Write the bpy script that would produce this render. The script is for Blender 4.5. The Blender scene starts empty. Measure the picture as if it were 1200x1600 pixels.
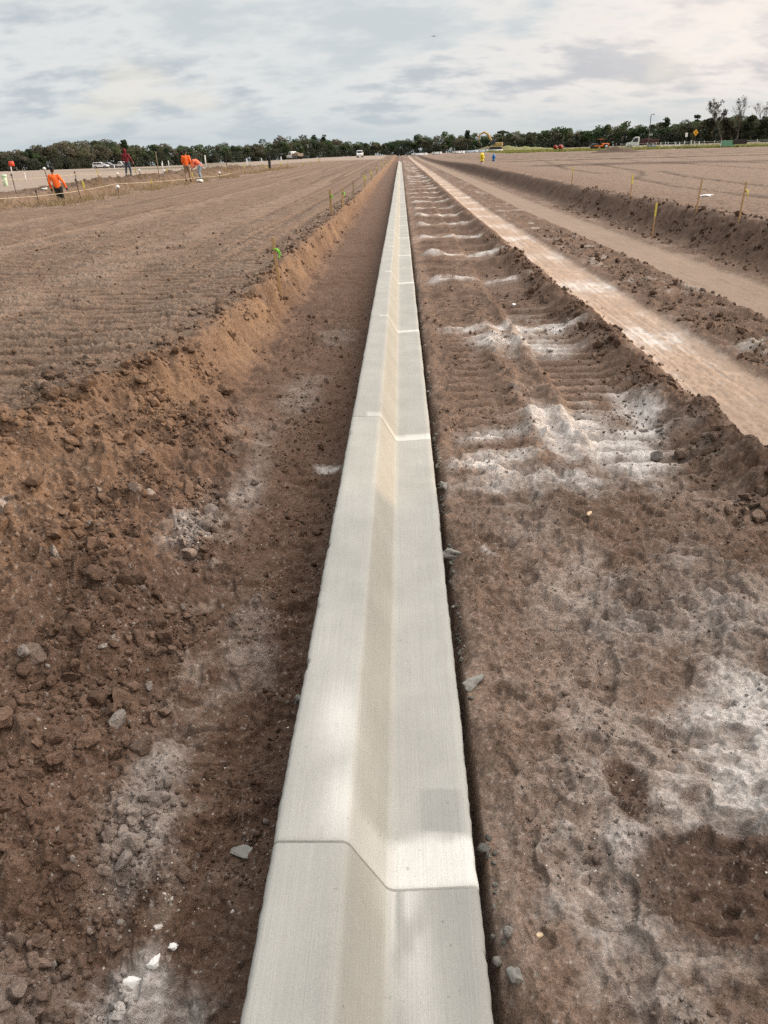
import bpy, bmesh, math, random
import numpy as np
from mathutils import Vector, Matrix
R = math.radians
scene = bpy.context.scene
COL = scene.collection

# ------------------------------------------------------------ camera, world, sun, exposure
CAM = (0.057, 0.0, 1.56)
PITCH, YAW, ROLL = R(25.15), R(1.90), R(1.8)
cd = bpy.data.cameras.new('camera'); cam = bpy.data.objects.new('camera', cd); COL.objects.link(cam)
fwd = Vector((-math.sin(YAW)*math.cos(PITCH), math.cos(YAW)*math.cos(PITCH), -math.sin(PITCH)))
rgt = Vector((math.cos(YAW), math.sin(YAW), 0)); up = rgt.cross(fwd)
r2 = rgt*math.cos(ROLL) - up*math.sin(ROLL); u2 = up*math.cos(ROLL) + rgt*math.sin(ROLL)
m = Matrix((r2, u2, -fwd)).transposed().to_4x4(); m.translation = CAM
cam.matrix_world = m
cd.sensor_fit = 'VERTICAL'; cd.sensor_height = 36.0; cd.lens = 1180/1600*36.0
cd.clip_start = 0.05; cd.clip_end = 5000
scene.camera = cam
SUN_EL, SUN_AZ = R(12.0), R(60.0)          # azimuth clockwise from +Y (the curb's direction)
sd = bpy.data.lights.new('sun', 'SUN'); sd.energy = 2.6; sd.angle = R(1.0); sd.color = (1.0, 0.76, 0.50)
sun = bpy.data.objects.new('sun', sd); COL.objects.link(sun)
sv = Vector((math.sin(SUN_AZ)*math.cos(SUN_EL), math.cos(SUN_AZ)*math.cos(SUN_EL), math.sin(SUN_EL)))
sun.rotation_euler = sv.to_track_quat('Z', 'Y').to_euler()
scene.view_settings.view_transform = 'Standard'; scene.view_settings.look = 'None'
scene.cycles.use_denoising = False
scene.view_settings.exposure = 0.0; scene.view_settings.gamma = 1.0

def build_world():
    w = bpy.data.worlds.new('World'); scene.world = w; w.use_nodes = True
    nt = w.node_tree; N = nt.nodes; L = nt.links
    bg = N['Background']; bg.inputs['Strength'].default_value = 0.1
    def node(t, **k):
        n = N.new(t)
        for a, b in k.items(): setattr(n, a, b)
        return n
    def val(s, v):
        if hasattr(v, 'links') or hasattr(v, 'is_linked'): L.new(v, s)
        else: s.default_value = v
    def M(op, a, b=None, c=None, clamp=False):
        n = node('ShaderNodeMath', operation=op, use_clamp=clamp)
        for i, v in enumerate((a, b, c)):
            if v is not None: val(n.inputs[i], v)
        return n.outputs[0]
    def mix(f, a, b):
        n = node('ShaderNodeMix', data_type='RGBA'); n.clamp_factor = True
        val(n.inputs[0], f); val(n.inputs[6], a); val(n.inputs[7], b)
        return n.outputs[2]
    def ss(x, a, b):
        n = node('ShaderNodeMapRange', interpolation_type='SMOOTHSTEP')
        val(n.inputs[0], x); n.inputs[1].default_value = a; n.inputs[2].default_value = b
        return n.outputs[0]
    sky = node('ShaderNodeTexSky', sky_type='NISHITA'); sky.sun_disc = False
    sky.sun_elevation = SUN_EL; sky.sun_rotation = SUN_AZ; sky.air_density = 1.2; sky.dust_density = 2.0
    tc = node('ShaderNodeTexCoord'); sep = node('ShaderNodeSeparateXYZ'); L.new(tc.outputs['Generated'], sep.inputs[0])
    X, Y, Z = sep.outputs
    zc = M('MAXIMUM', Z, 0.0)
    den = M('ADD', zc, 0.30)
    px, py = M('DIVIDE', X, den), M('DIVIDE', Y, den)
    def noise(sx, sy, sc, det, ro, off):
        cb = node('ShaderNodeCombineXYZ'); val(cb.inputs[0], M('MULTIPLY', px, sx)); val(cb.inputs[1], M('MULTIPLY', py, sy)); cb.inputs[2].default_value = off
        n = node('ShaderNodeTexNoise'); L.new(cb.outputs[0], n.inputs['Vector'])
        n.inputs['Scale'].default_value = sc; n.inputs['Detail'].default_value = det; n.inputs['Roughness'].default_value = ro
        return n.outputs['Fac']
    big = noise(1, 1, 1.15, 3, 0.5, 3.1)
    med = noise(1, 1.25, 2.6, 9, 0.55, 7.7)
    wsp = noise(0.8, 1.4, 8.5, 6, 0.6, 1.3)
    dens = M('ADD', M('ADD', M('MULTIPLY', big, 0.50), M('MULTIPLY', med, 0.50)), M('MULTIPLY', wsp, 0.20))
    sh = M('ADD', M('MULTIPLY', med, 0.65), M('MULTIPLY', wsp, 0.35))
    cover = ss(dens, 0.47, 0.60)
    # cloud bodies: grey-blue undersides, bright broken tops, a warm side towards the sun
    warm = ss(X, -0.12, 0.40)
    bright = mix(warm, (7.8, 7.95, 7.9, 1), (9.6, 8.8, 8.2, 1))
    dark = mix(warm, (5.2, 5.75, 6.2, 1), (6.0, 5.9, 6.1, 1))
    cloud = mix(M('MULTIPLY', ss(dens, 0.56, 0.68), ss(sh, 0.38, 0.58)), bright, dark)
    gap = mix(0.05, (6.2, 6.75, 7.05, 1), sky.outputs[0])
    base = mix(cover, gap, cloud)
    # small sunlit puffs low over the trees
    puff = M('MULTIPLY', ss(noise(1, 0.9, 1.9, 5, 0.5, 21.0), 0.58, 0.68), M('MULTIPLY', ss(Z, 0.03, 0.06), ss(Z, 0.12, 0.085)))
    base = mix(M('MULTIPLY', puff, 0.55), base, (8.3, 7.9, 6.9, 1))
    glow = M('MULTIPLY', M('MULTIPLY', ss(X, 0.10, 0.46), ss(Z, 0.03, 0.17)), M('ADD', 0.35, M('MULTIPLY', med, 0.6)))
    base = mix(glow, base, (10.2, 9.2, 8.4, 1))
    low = mix(warm, (5.4, 6.1, 6.4, 1), (5.9, 6.3, 6.4, 1))
    base = mix(M('MULTIPLY', ss(Z, 0.075, 0.0), 0.85), base, low)
    # an overcast sky is about three times brighter overhead than at the horizon
    zen = M('ADD', 1.0, M('MULTIPLY', ss(Z, 0.18, 0.75), 0.75))
    # thin cloud glows around the hidden sun, thick cloud stands opposite to it
    dp = node('ShaderNodeVectorMath', operation='DOT_PRODUCT'); L.new(tc.outputs['Generated'], dp.inputs[0])
    dp.inputs[1].default_value = (math.sin(SUN_AZ)*.74, math.cos(SUN_AZ)*.74, .67)
    side = M('ADD', 0.28, M('MULTIPLY', ss(dp.outputs['Value'], 0.0, 0.95), 2.35))
    up_ = ss(Z, 0.13, 0.42)
    zen = M('MULTIPLY', zen, M('ADD', M('SUBTRACT', 1.0, up_), M('MULTIPLY', up_, side)))
    fin = node('ShaderNodeVectorMath', operation='SCALE'); L.new(base, fin.inputs[0]); L.new(zen, fin.inputs['Scale'])
    L.new(fin.outputs[0], bg.inputs['Color'])
build_world()

# ------------------------------------------------------------ noise and terrain (pure numpy)
#<T>
rs = np.random.RandomState(7)
PERM = np.concatenate([rs.permutation(256)]*3)
GA = rs.rand(256)*2*np.pi; GX, GY = np.cos(GA).astype(np.float32), np.sin(GA).astype(np.float32)
def perlin(x, y, seed=0):
    xi = np.floor(x); yi = np.floor(y); fx = (x-xi).astype(np.float32); fy = (y-yi).astype(np.float32)
    xi = (xi.astype(np.int64)+seed*37) & 255; yi = (yi.astype(np.int64)+seed*91) & 255
    u = fx*fx*fx*(fx*(fx*6-15)+10); v = fy*fy*fy*(fy*(fy*6-15)+10)
    def g(ix, iy, dx, dy):
        h = PERM[PERM[ix & 255]+(iy & 255)]
        return GX[h]*dx+GY[h]*dy
    a = g(xi, yi, fx, fy); b = g(xi+1, yi, fx-1, fy); c = g(xi, yi+1, fx, fy-1); d = g(xi+1, yi+1, fx-1, fy-1)
    return (a+u*(b-a))*(1-v)+(c+u*(d-c))*v
def fbm(x, y, sc, octv=4, seed=0, gain=0.5, lac=2.03):
    s = 0; a = 1.0; t = 0
    for i in range(octv):
        s = s+a*perlin(x*sc+13.7*i, y*sc-7.1*i, seed+i); t += a; a *= gain; sc *= lac
    return s*(1.5/t)
def billow(x, y, sc, octv=3, seed=0, gain=0.55):
    s = 0; a = 1.0; t = 0
    for i in range(octv):
        s = s+a*(1-np.abs(perlin(x*sc+5.3*i, y*sc+9.9*i, seed+i))*2.2)**2; t += a; a *= gain; sc *= 2.1
    return s/t
def sst(x, a, b):
    t = np.clip((x-a)/(b-a), 0, 1); return t*t*(3-2*t)
def ramp(y, ks): return np.interp(y, [k[0] for k in ks], [k[1] for k in ks])
def mixc(c, k, f): f = np.clip(f, 0, 1)[..., None]; return c*(1-f)+np.array(k)*f

J0, JS = 1.236, 3.1                     # first saw-cut joint and joint spacing along the curb
ROAD = [(0, 0), (25, .04), (50, .25), (90, .50), (140, .80), (180, 1.05), (250, 1.85), (300, 1.85), (450, 1.6), (900, 1.4)]
LEFT = [(0, .31), (12, .31), (30, .34), (60, .55), (90, .78), (150, .8), (220, 1.0), (330, .7), (900, .6)]
RIGHT = [(0, .50), (25, .53), (45, .72), (62, .92), (100, 1.02), (145, 1.12), (190, 1.6), (215, 1.75), (260, 2.3), (330, 2.9), (900, 3.0)]

TRACKS = [[(5.6, 53.), (11.1, 64.4), (8.9, 44.5), (8.85, 36.8), (11.8, 37.1)], [(8.7, 30.6), (8.3, 25.), (8.05, 18.), (7.95, 15.), (8.2, 8.)],
          [(11.6, 37.), (10.8, 31.4), (10.3, 23.2), (10., 19.), (10.3, 8.)], [(19.2, 91.), (16., 56.6), (16.3, 46.6), (15.8, 36.), (15.5, 30.), (15., 8.)],
          [(24.2, 93.), (19.3, 55.6), (19.3, 44.), (18.4, 35.7), (18., 10.)], [(13.8, 74.5), (12., 50.), (11., 38.), (8.7, 30.6)]]
def terrain(x, y, want_col=False):
    x = np.asarray(x, float); y = np.asarray(y, float)
    near = sst(y, 34, 14)
    vn = sst(y, 14, 6)
    rz = ramp(y, ROAD); lz = ramp(y, LEFT); rr = ramp(y, RIGHT)
    ratio = x/(y+12)
    # centre of the far ground blends from left to right field
    lz = lz+(rz+.26-lz)*sst(ratio, -.30, -.03)*sst(y, 60, 140)
    rr = rr+(rz+.35-rr)*sst(ratio, .18, .02)*sst(y, 60, 140)
    w1 = fbm(x, y, .55, 3, 3); w2 = fbm(x, y, 1.7, 3, 11); w3 = fbm(x, y, 5.5, 3, 21)
    w4 = fbm(x, y, 19., 3, 31); w5 = fbm(x, y, 62., 2, 41)*sst(y, 6, 2.5); cr = sst(billow(x, y, 34., 2, 45), .45, .95)*vn; cr2 = sst(billow(x, y, 13., 2, 47), .5, 1.)*near
    bl = billow(x, y, 9., 3, 51); bl2 = billow(x, y, 24., 2, 57)
    yw = perlin(y*.35+3.3, y*0+.5, 61); yw2 = perlin(y*1.3, y*0+7.5, 67)
    # ---- left trench, cut bank and field
    toe = np.interp(y, [0, 1, 2.4, 3.1, 4.4, 5.3, 7, 12, 30], [-.52, -.62, -.84, -.92, -1.06, -1.18, -1.21, -1.28, -1.30])+.06*yw2+.05*w2
    crest = np.interp(y, [0, 3.4, 4.1, 5, 6.2, 8, 12, 30], [-2.35, -2.22, -2.05, -1.78, -1.58, -1.52, -1.55, -1.52])+.10*yw+.13*w2+.05*w3+.06*w1
    t = np.clip((toe-x)/np.maximum(toe-crest, .2), 0, 1)
    steep = sst(y, 4.6, 6.6)
    prof = (1-steep)*(t**.85)+steep*sst(t, .0, .92)
    floor = rz-.07+.026*w2+.020*w3*near+.012*w1+.05*sst(x, -.62, -1.15)*(1-steep)-.03*np.exp(-((x+.42)/.14)**2)
    lump = np.exp(-((x-crest-.05)/.20)**2)*(.040+.075*w2+.045*w3)*sst(y, 60, 20)
    lf = lz+.035*w1+.012*w2
    bank_m = np.exp(-((t-.5)/.38)**2)*(x < toe+.1)*(x > crest-.25)
    zl = floor*(1-prof)+lf*prof+lump+bank_m*(.07*w2+(.09-.02*steep)*fbm(x*(1+1.4*steep), y, 3.6, 3, 523)*sst(y, 50, 20)+(.05-.025*steep)*(billow(x*(1+1.6*steep), y, 7., 2, 527)-.4)*near)
    zl += sst(x, -1.05, -.95)*sst(x, -.45, -.55)*  .022*np.sin(2*np.pi*(y/.21+.2*w1+.2*x))*sst(y, 3.8, 5)*sst(y, 24, 14)*sst(perlin(x*.8, y*.5, 617), -.3, .05)
    # spoil clods on the near slope
    spoil = sst(x, toe+.25, toe-.05)*sst(x, crest-.5, crest+.1)*sst(y, 6.8, 4.2)
    zl += spoil*(.085*w2+.035*w3+.035*(bl-.4)+.008*(bl2-.4))
    # grouser ripples and wheel rows on the field
    fld = sst(x, crest-.1, crest-.5)*sst(x, -13.2, -12.2)
    rowm = .45+.55*sst(np.sin(2*np.pi*(x/2.75+.10*w1)+1.2), -.55, .0)
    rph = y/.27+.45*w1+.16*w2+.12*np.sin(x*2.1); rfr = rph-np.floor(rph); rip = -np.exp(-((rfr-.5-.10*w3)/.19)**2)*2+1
    brk = sst(fbm(x*.7, y, 1.1, 3, 77), -.55, -.02)
    zl += fld*rowm*brk*(.040+.018*sst(y, 15, 7))*np.minimum(rip, .2)*(.35+.65*sst(y, 26, 11))*sst(y, 60, 25)*(1+.8*w3)
    zl += fld*(.006*np.abs(w3)+.022*w2+.006*cr2)*sst(y, 50, 20)
    rowx = -1.9*(np.exp(-((perlin(x*.85, y*.012, 601)+.05*w1)/.055)**2)+.8*np.exp(-((perlin(x*1.7+4, y*.02, 603)-.1)/.06)**2))+.45*perlin(x*.7, y*.03, 607)
    zl += fld*.030*np.clip(rowx, -1.5, .8)*sst(y, 6, 16)*(1+w1)
    fr = sst(bl, .42, .75)*sst(w2, -.05, .25)*fld*near
    zl += .022*fr
    # the second trench, far left, with spoil beyond it
    dx = x+15.0+.25*yw+.35*w1+.3*sst(y, 120, 60)
    inpit = np.exp(-(np.abs(dx)/1.75)**6)*sst(y, 15, 24)*sst(y, 170, 110)
    zl -= inpit*(.30*sst(y, 75, 40)+.22)
    sp2 = np.exp(-((dx+3.4)/1.3)**2)*sst(y, 34, 48)*sst(y, 150, 80)
    zl += sp2*(.28+.34*w1+.30*w2+.14*w3)+np.exp(-(np.abs(dx)/2.6)**6)*(.20*w2+.12*w3)*sst(y, 15, 24)*sst(y, 170, 110)
    # ---- right: rutted sub-base beside the gutter, windrow, tracks, bank, field
    ph = (y-J0-.10+.05*w2)/JS
    jd = (ph-np.round(ph))*JS                         # metres from the nearest joint line
    tz_ = sst(x, 1.08, 1.2)*sst(x, 1.75, 1.65)*sst(y, 3.3, 4.2)*sst(y, 13, 9); zr = rz-.035+.018*w2+.018*w3*near*sst(x, .24, .34)*(1-.8*tz_)+.008*w4*vn
    rutz = sst(x, .30, .55)*sst(x, 1.95, 1.6)
    wav = np.exp(-((jd-.10)/.15)**2)+.7*np.exp(-((np.abs(jd+.9+.3*w1))/.17)**2)+.55*np.exp(-((np.abs(jd-1.1+.3*w1))/.2)**2)
    zr += rutz*sst(y, 5.5, 9)*wav*(.062+.045*w2)*(.75+.5*sst(y, 8, 12))*(1+.5*np.sin(x*5+yw*3))
    bump = np.sin(2*np.pi*(y/.78+.35*w1+.2*yw))
    zr += rutz*sst(y, 9, 15)*.032*bump*sst(x, .6, .9)*sst(y, 75, 45)
    edge1 = .86+.05*yw2+.06*w2; edge2 = 1.10+.06*yw+.05*w2
    zr += rutz*sst(y, 3.2, 4.6)*(.055*np.exp(-((x-edge1)/.10)**2)+.070*np.exp(-((x-edge2+.02)/.06)**2))*(.7+w3+.5*w2)*sst(y, 12, 6.5)
    trough = sst(x, edge2+.02, edge2+.09)*sst(x, 1.74, 1.60)*sst(y, 3.3, 4.2)
    gfr = y/.20+.10*w1+.20*x; gfr = gfr-np.floor(gfr); gr = .45-1.45*np.exp(-((gfr-.5)/.15)**2)
    zr += trough*(-.040+.056*gr*sst(y, 13, 8)*sst(perlin(x*1.2, y*.7, 83), -.42, -.1))
    bar = np.sin(2*np.pi*(y/.20+.10*w1+.12*np.sin(x*3))); bfr = y/.20+.10*w1+.12*np.sin(x*3); bfr = bfr-np.floor(bfr); bar = .35-1.5*np.exp(-((bfr-.5)/.14)**2)
    lane = sst(x, .40, .46)*sst(x, .84, .78)+.8*sst(x, 1.06, 1.12)*sst(x, 1.70, 1.60)*sst(y, 9, 12)
    zr += lane*.042*bar*sst(y, 3.6, 4.6)*sst(y, 26, 15)*sst(perlin(x*.9+3, y*.55, 611), -.40, -.05)
    # near right: boot prints and pressed patches
    nr = sst(x, .28, .36)*sst(y, 5.2, 3.4)
    zr += nr*(.036*w2+.017*np.abs(w3)+.006*w4+.022*fbm(x, y, 2.6, 2, 87)+.005*(bl2-.4)*sst(w2, -.1, .3))
    fp = fbm(x, y, 6.5, 2, 93); zr -= nr*.022*sst(fp, .12, .20)
    dep = np.exp(-(((x-.83)/.25)**2+((y-1.28)/.17)**2)**1.5)+.9*np.exp(-(((x-.655)/.055)**2+((y-1.60)/.11)**2)**1.5)
    zr -= .040*dep
    zr += .014*nr*np.sin(2*np.pi*((y+.35*x)/.085+.5*w2))*sst(fbm(x, y, 1.9, 2, 97), .08, .3)*sst(x, .6, .9)
    # ridge of loose spill along the graded track
    rx = 1.86+.05*yw+.04*w2
    zr += np.exp(-((x-rx)/(np.where(x > rx, .17, .14)+.04*w1))**2)*(.105+.09*w2+.045*(bl-.35)+.035*w3)*sst(y, 3.0, 3.7)*sst(y, 95, 60)
    zr += .028*np.exp(-((x-2.85)/.09)**2)*(1+w2+w3)+sst(x, 2.85, 3.0)*sst(x, 3.75, 3.6)*(.02+.035*w2+.035*w3+.03*(bl-.4)*near)
    zr += .022*np.exp(-((x-4.62)/.10)**2)*(1+w2+w3)
    tr1 = sst(x, 2.06, 2.16)*sst(x, 2.80, 2.70); tr2 = sst(x, 3.68, 3.78)*sst(x, 4.62, 4.52)
    lgt = perlin(x*26., y*.35, 191)+.6*perlin(x*60., y*.6, 193); zr -= tr1*(.020+.010*lgt)+tr2*(.016+.009*lgt)
    bt = np.interp(y, [0, 10, 30, 60, 140], [4.85, 4.8, 5.1, 5.0, 4.6])+.10*yw2+.10*w2
    bc = bt+np.interp(y, [0, 12, 30, 70], [.85, .95, .75, .6])+.08*yw+.12*w2
    tb = np.clip((x-bt)/np.maximum(bc-bt, .1), 0, 1)
    pb = sst(tb, 0, 1)
    bm = np.exp(-((tb-.55)/.42)**2)*(x > bt-.1)
    rf = rr+.03*w1+.008*w2+.006*w3*near
    trk = np.zeros(x.shape); sel = (x > 5.2) & (y > 8) & (y < 130)
    if sel.any():
        xs_, ys_ = x[sel]+.25*w1[sel], y[sel]; best = np.full(xs_.shape, 9.)
        for pl_ in TRACKS:
            for (ax_, ay_), (bx_, by_) in zip(pl_, pl_[1:]):
                ux, uy = bx_-ax_, by_-ay_; q = np.clip(((xs_-ax_)*ux+(ys_-ay_)*uy)/(ux*ux+uy*uy), 0, 1)
                best = np.minimum(best, np.hypot(xs_-ax_-q*ux, ys_-ay_-q*uy))
        trk[sel] = np.exp(-(best/.17)**2)*(.75+.5*w2[sel])
    strp = sst(np.sin(2*np.pi*(y/17.0+.02*x+.28*fbm(x, y, .035, 2, 103))), .35, .9)*sst(y, 36, 55)*sst(y, 200, 170)*sst(x, bc+1, bc+4)
    rf = rf-.05*trk+.03*trk*w3+.05*strp*w1
    # unseen heap added on the right field to shade the near curb and soil
    hx, hy = x-9.0, y-2.15
    heap = 3.5*np.exp(-((hx+.25*(hy))/1.7)**4)*sst(hy, 5.5, 4.3)*sst(hy, -9, -5)
    rf = rf+heap*(1+.15*w1+.05*w2)
    zr = zr*(1-pb)+rf*pb+bm*(.09*w2+.085*w3*sst(y, 60, 25)+.05*(bl-.4)*near)
    # clean edge of the gutter, a dark gap with crumbs
    gap = np.exp(-((x-.236)/(.026+.014*perlin(y*3.1, y*0+1.2, 547)))**2)
    gp_ = np.clip(.5+1.5*perlin(y*2.3, y*0+2.2, 541)+.9*perlin(y*8., y*0+4.2, 543), -.15, 1.3); zr = zr-gap*.060*gp_*sst(y, 30, 12)+.016*np.exp(-((x-.31-.03*w2)/.05)**2)*(w3+.4)*sst(y, 30, 12)
    # ---- join
    z = np.where(x < -.02, zl, zr)
    under = sst(x, -.30, -.262)*sst(x, .245, .222)
    z = z*(1-under)+(rz-.16)*under
    ca = fbm(x*.55+.1*w2, y*1.25, 7.5, 3, 561); cb = fbm(x*.6, y*1.2, 2.6, 3, 567); cm = sst(fbm(x, y, 1.9, 2, 571), -.25, .10)
    crk = .011*np.exp(-(ca/.055)**2)*sst(y, 5, 2.6)+.024*np.exp(-(cb/.06)**2)*sst(y, 11, 5)*sst(y, 1.6, 3.0)
    czone = (x > .30)*sst(x, .30, .42)*sst(x, 2.0, 1.75)+(x < 0)*sst(x, -.30, -.42)
    flat = 1-.85*np.clip(trough*sst(y, 14, 9)+lane*sst(y, 3.6, 4.6)*sst(y, 26, 15), 0, 1)*(x > 0)
    z = z-crk*czone*cm*flat
    crm = sst(w2+.5*w3, -.30, .25)
    k1 = fbm(x, y, 2.3, 3, 501); k2 = fbm(x, y, 4.4, 3, 507); k3 = fbm(x, y, 8.5, 2, 511); k4 = fbm(x, y, 1.3, 3, 517)
    led = .016*(sst(k1, .0, .05)+sst(k4, -.1, -.06))+.011*(sst(k2, .05, .10)-sst(k2, -.2, -.15))+.006*sst(k3, .1, .16)
    lzone = (x > .27)*sst(x, .27, .36)*sst(x, 2.0, 1.7)*sst(y, 14, 7)+.8*sst(x, 2.8, 2.95)*sst(x, 3.75, 3.6)*sst(y, 20, 10)+(x < 0)*sst(x, -.27, -.36)*sst(x, crest+.2, toe+.05)*sst(y, 16, 8)
    z = z+(led-.012)*lzone*(.65+.75*sst(w1, -.3, .3))*(1-.25*nr)*flat
    onr = (x > .30) & (tr1+tr2 < .5) | (x < -.28)
    z = z+.0060*w4*vn+.0036*w5+onr*(1-.6*spoil)*flat*(.0075*cr*crm+.013*cr2*sst(-w2+.6*w1, -.25, .25)*sst(tb, .2, -.05))
    # far mounds
    for (mx, my, mr, mh) in ((37.5, 146., 3.4, .85), (36.5, 264., 11., 1.1), (28.5, 264., 6., 2.0), (-40., 180., 5, .5)):
        z = z+mh*np.exp(-(((x-mx)/mr)**2+((y-my)/(mr*.6))**2)**1.3)*(1+.35*w1+.2*w2)
    if not want_col: return z
    # ---------------- soil colour (dry/damp, sand, lime dust)
    n1 = fbm(x, y, 1.3, 5, 111, .6); n2 = fbm(x, y, 7., 4, 121, .6); n3 = fbm(x, y, 33., 3, 131, .65)
    c = np.zeros(x.shape+(3,))+np.array((.140, .088, .061))
    c = c*(1+.34*n1+.25*n2+.20*n3)[..., None]
    isl = x < -.1
    # trench floor dark and damp, with a paler trodden band
    c = np.where(isl[..., None], mixc(c, (.085, .050, .034), sst(x, -.95, -.45)*.55+.25*n1), c)
    band = np.exp(-((x-toe-.10)/.13)**2)*sst(n2+n1, -.2, .5)*isl
    c = mixc(c, (.33, .27, .225), .62*band*sst(y, 6.2, 3))
    c = mixc(c, (.225, .142, .090), isl*sst(t, .05, .5)*sst(y, 1.6, 3.6)*(.6+.5*n1))
    c = mixc(c, (.33, .215, .130), isl*bank_m*steep*(.12+.9*n1+.5*n2)*sst(y, 30, 9))
    fcol = np.array((.172, .119, .085))*(1+.30*n1+.28*n2*near+.14*n3*vn)[..., None]
    damp = sst(n1+.6*n2+.25*perlin(x*.42+2.0, y*.05, 71), .12, .55)
    fcol = mixc(fcol, (.120, .078, .055), .80*damp)
    fcol = mixc(fcol, (.25, .178, .132), .55*sst(np.sin(2*np.pi*(x/2.75+.10*w1)+1.2), -.35, -.9)*sst(n1, -.4, .2))
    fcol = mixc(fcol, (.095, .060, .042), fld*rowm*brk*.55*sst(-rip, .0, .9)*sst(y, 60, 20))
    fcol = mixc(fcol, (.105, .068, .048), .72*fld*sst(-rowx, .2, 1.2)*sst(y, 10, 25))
    fcol = mixc(fcol, (.27, .225, .185), .40*fr)
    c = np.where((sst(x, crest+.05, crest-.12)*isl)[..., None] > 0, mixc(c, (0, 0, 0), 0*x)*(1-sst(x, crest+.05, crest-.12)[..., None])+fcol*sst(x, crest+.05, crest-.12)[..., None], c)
    c = np.where(isl[..., None], mixc(c, (.175, .118, .072), inpit*.9*(.8+.6*n1)), c)
    c = np.where(isl[..., None], mixc(c, (.115, .076, .052), np.clip(1.3*sp2+.7*np.exp(-((dx+5.2)/2.6)**2)*sst(n1+w1, -.3, .25)*sst(y, 30, 40)*sst(y, 150, 90), 0, .9)), c)
    farl = sst(x, -19, -23)*sst(y, 30, 45)+sst(y, 150, 190)*(x < -4)
    c = mixc(c, (.285, .228, .185), np.clip(farl, 0, 1)*.85)
    dk = np.exp(-((x+46+.1*(y-150))/14)**2)*np.exp(-((y-165)/22)**2)
    c = mixc(c, (.10, .095, .055), dk*.9)
    # right side
    isr = ~isl
    rb = np.array((.172, .115, .083))*(1+.30*n1+.30*n2+.24*n3)[..., None]
    rb = mixc(rb, (.29, .215, .170), sst(n1-.3*n2, -.05, .5)*.6)
    dk2 = rutz*sst(y, 5, 8)*sst(np.abs(jd), .35, .8); rb = mixc(rb, (.088, .055, .039), dk2*.75*sst(n1+n2, -.4, .3))
    c = np.where(isr[..., None], rb, c)
    c = np.where(isr[..., None], mixc(c, (.095, .058, .040), np.exp(-((x-rx)/.16)**2)*sst(y, 3, 3.6)*(.75+n2)), c)
    rough = sst(x, 2.80, 2.95)*sst(x, 3.75, 3.6)
    c = mixc(c, (.125, .080, .056), rough*(.55+.6*n1))
    c = mixc(c, (.40, .36, .32), rough*.7*sst(n1+.5*n2, .12, .5))
    tcol = np.array((.330, .240, .178))*(1+.12*n1+.10*n3+.16*lgt)[..., None]
    tcol2 = np.array((.255, .186, .138))*(1+.10*n1+.10*n3+.14*lgt)[..., None]
    c = c*(1-tr1[..., None])+tcol*tr1[..., None]
    c = c*(1-tr2[..., None])+tcol2*tr2[..., None]
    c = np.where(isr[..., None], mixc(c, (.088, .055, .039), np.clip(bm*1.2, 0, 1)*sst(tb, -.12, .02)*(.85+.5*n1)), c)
    rcol = np.array((.195, .140, .106))*(1+.10*n1+.12*n2*near)[..., None]
    rcol = mixc(rcol, (.085, .058, .042), np.clip(.9*trk+.9*strp, 0, 1))
    rcol = mixc(rcol, (.17, .115, .083), .8*sst(x, bc+2.2+1.2*n1, bc+.4)*(.7+.8*n1))
    fr_ = sst(tb, .93, 1.0)*isr
    c = c*(1-fr_[..., None])+rcol*fr_[..., None]
    # green verge on the far right
    gv = sst(y+.55*(x-60), 168, 182)*sst(y+.55*(x-60), 330, 260)*sst(x, 18, 34)*(.75+.6*n1+.3*w1)
    c = mixc(c, (.165, .185, .055), gv*.85)
    rdw = np.exp(-((y+.55*(x-60)-262)/8)**2)*sst(x, 45, 60)
    c = mixc(c, (.42, .40, .37), rdw)
    # lime / curing-compound dust: bands on every joint plus pale sheets near the camera
    nz = fbm(x, y, 3.2, 5, 141, .62)
    wa = fbm(x, y, 2.1, 3, 161); wb = fbm(x, y, 2.1, 3, 171); nzz = fbm(x, y, 14., 4, 181, .65)
    jn = np.round(ph); jr = .55+.9*np.abs(perlin(jn*.71+.37, jn*0+x*.25+.6, 551))*2; jr2 = .35+1.3*np.abs(perlin(jn*.83+.11, jn*0+.3+x*.2, 557))*2
    jb = np.exp(-((jd-.03+.16*n1)/(.105+.06*w1))**2)
    lim = .88*rutz*jb*np.clip(jr+.25, 0, 1.05)*sst(nz+.4*nzz*near, -.50, .25)*sst(y, 3.4, 3.9)*(.95)
    lim = lim+tr1*np.clip(jr2, 0, 1)*np.exp(-((jd+.35+.5*w1)/(.42+.2*w1))**2)*sst(nz+.8*lgt, -.75, .65)*.85*sst(y, 4, 6)
    lim = lim+.40*tr1*sst(lgt+.8*nz+.5*n1, .10, .75)*sst(y, 4, 6)
    lim = lim+.55*trough*np.exp(-((jd-.25)/.55)**2)*sst(nz, -.15, .35)*sst(y, 12, 7)
    def blob(cx, cy, ax, ay, s=1., th=.55):
        xx = x+.10*wa; yy = y+.10*wb
        d = ((xx-cx)/ax)**2+((yy-cy)/ay)**2
        return s*sst(1.10*np.exp(-.75*d)+.55*nz+.22*nzz+.12*n3, th-.30, th+.66)
    nearm = sst(y, 9, 8)
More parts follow.
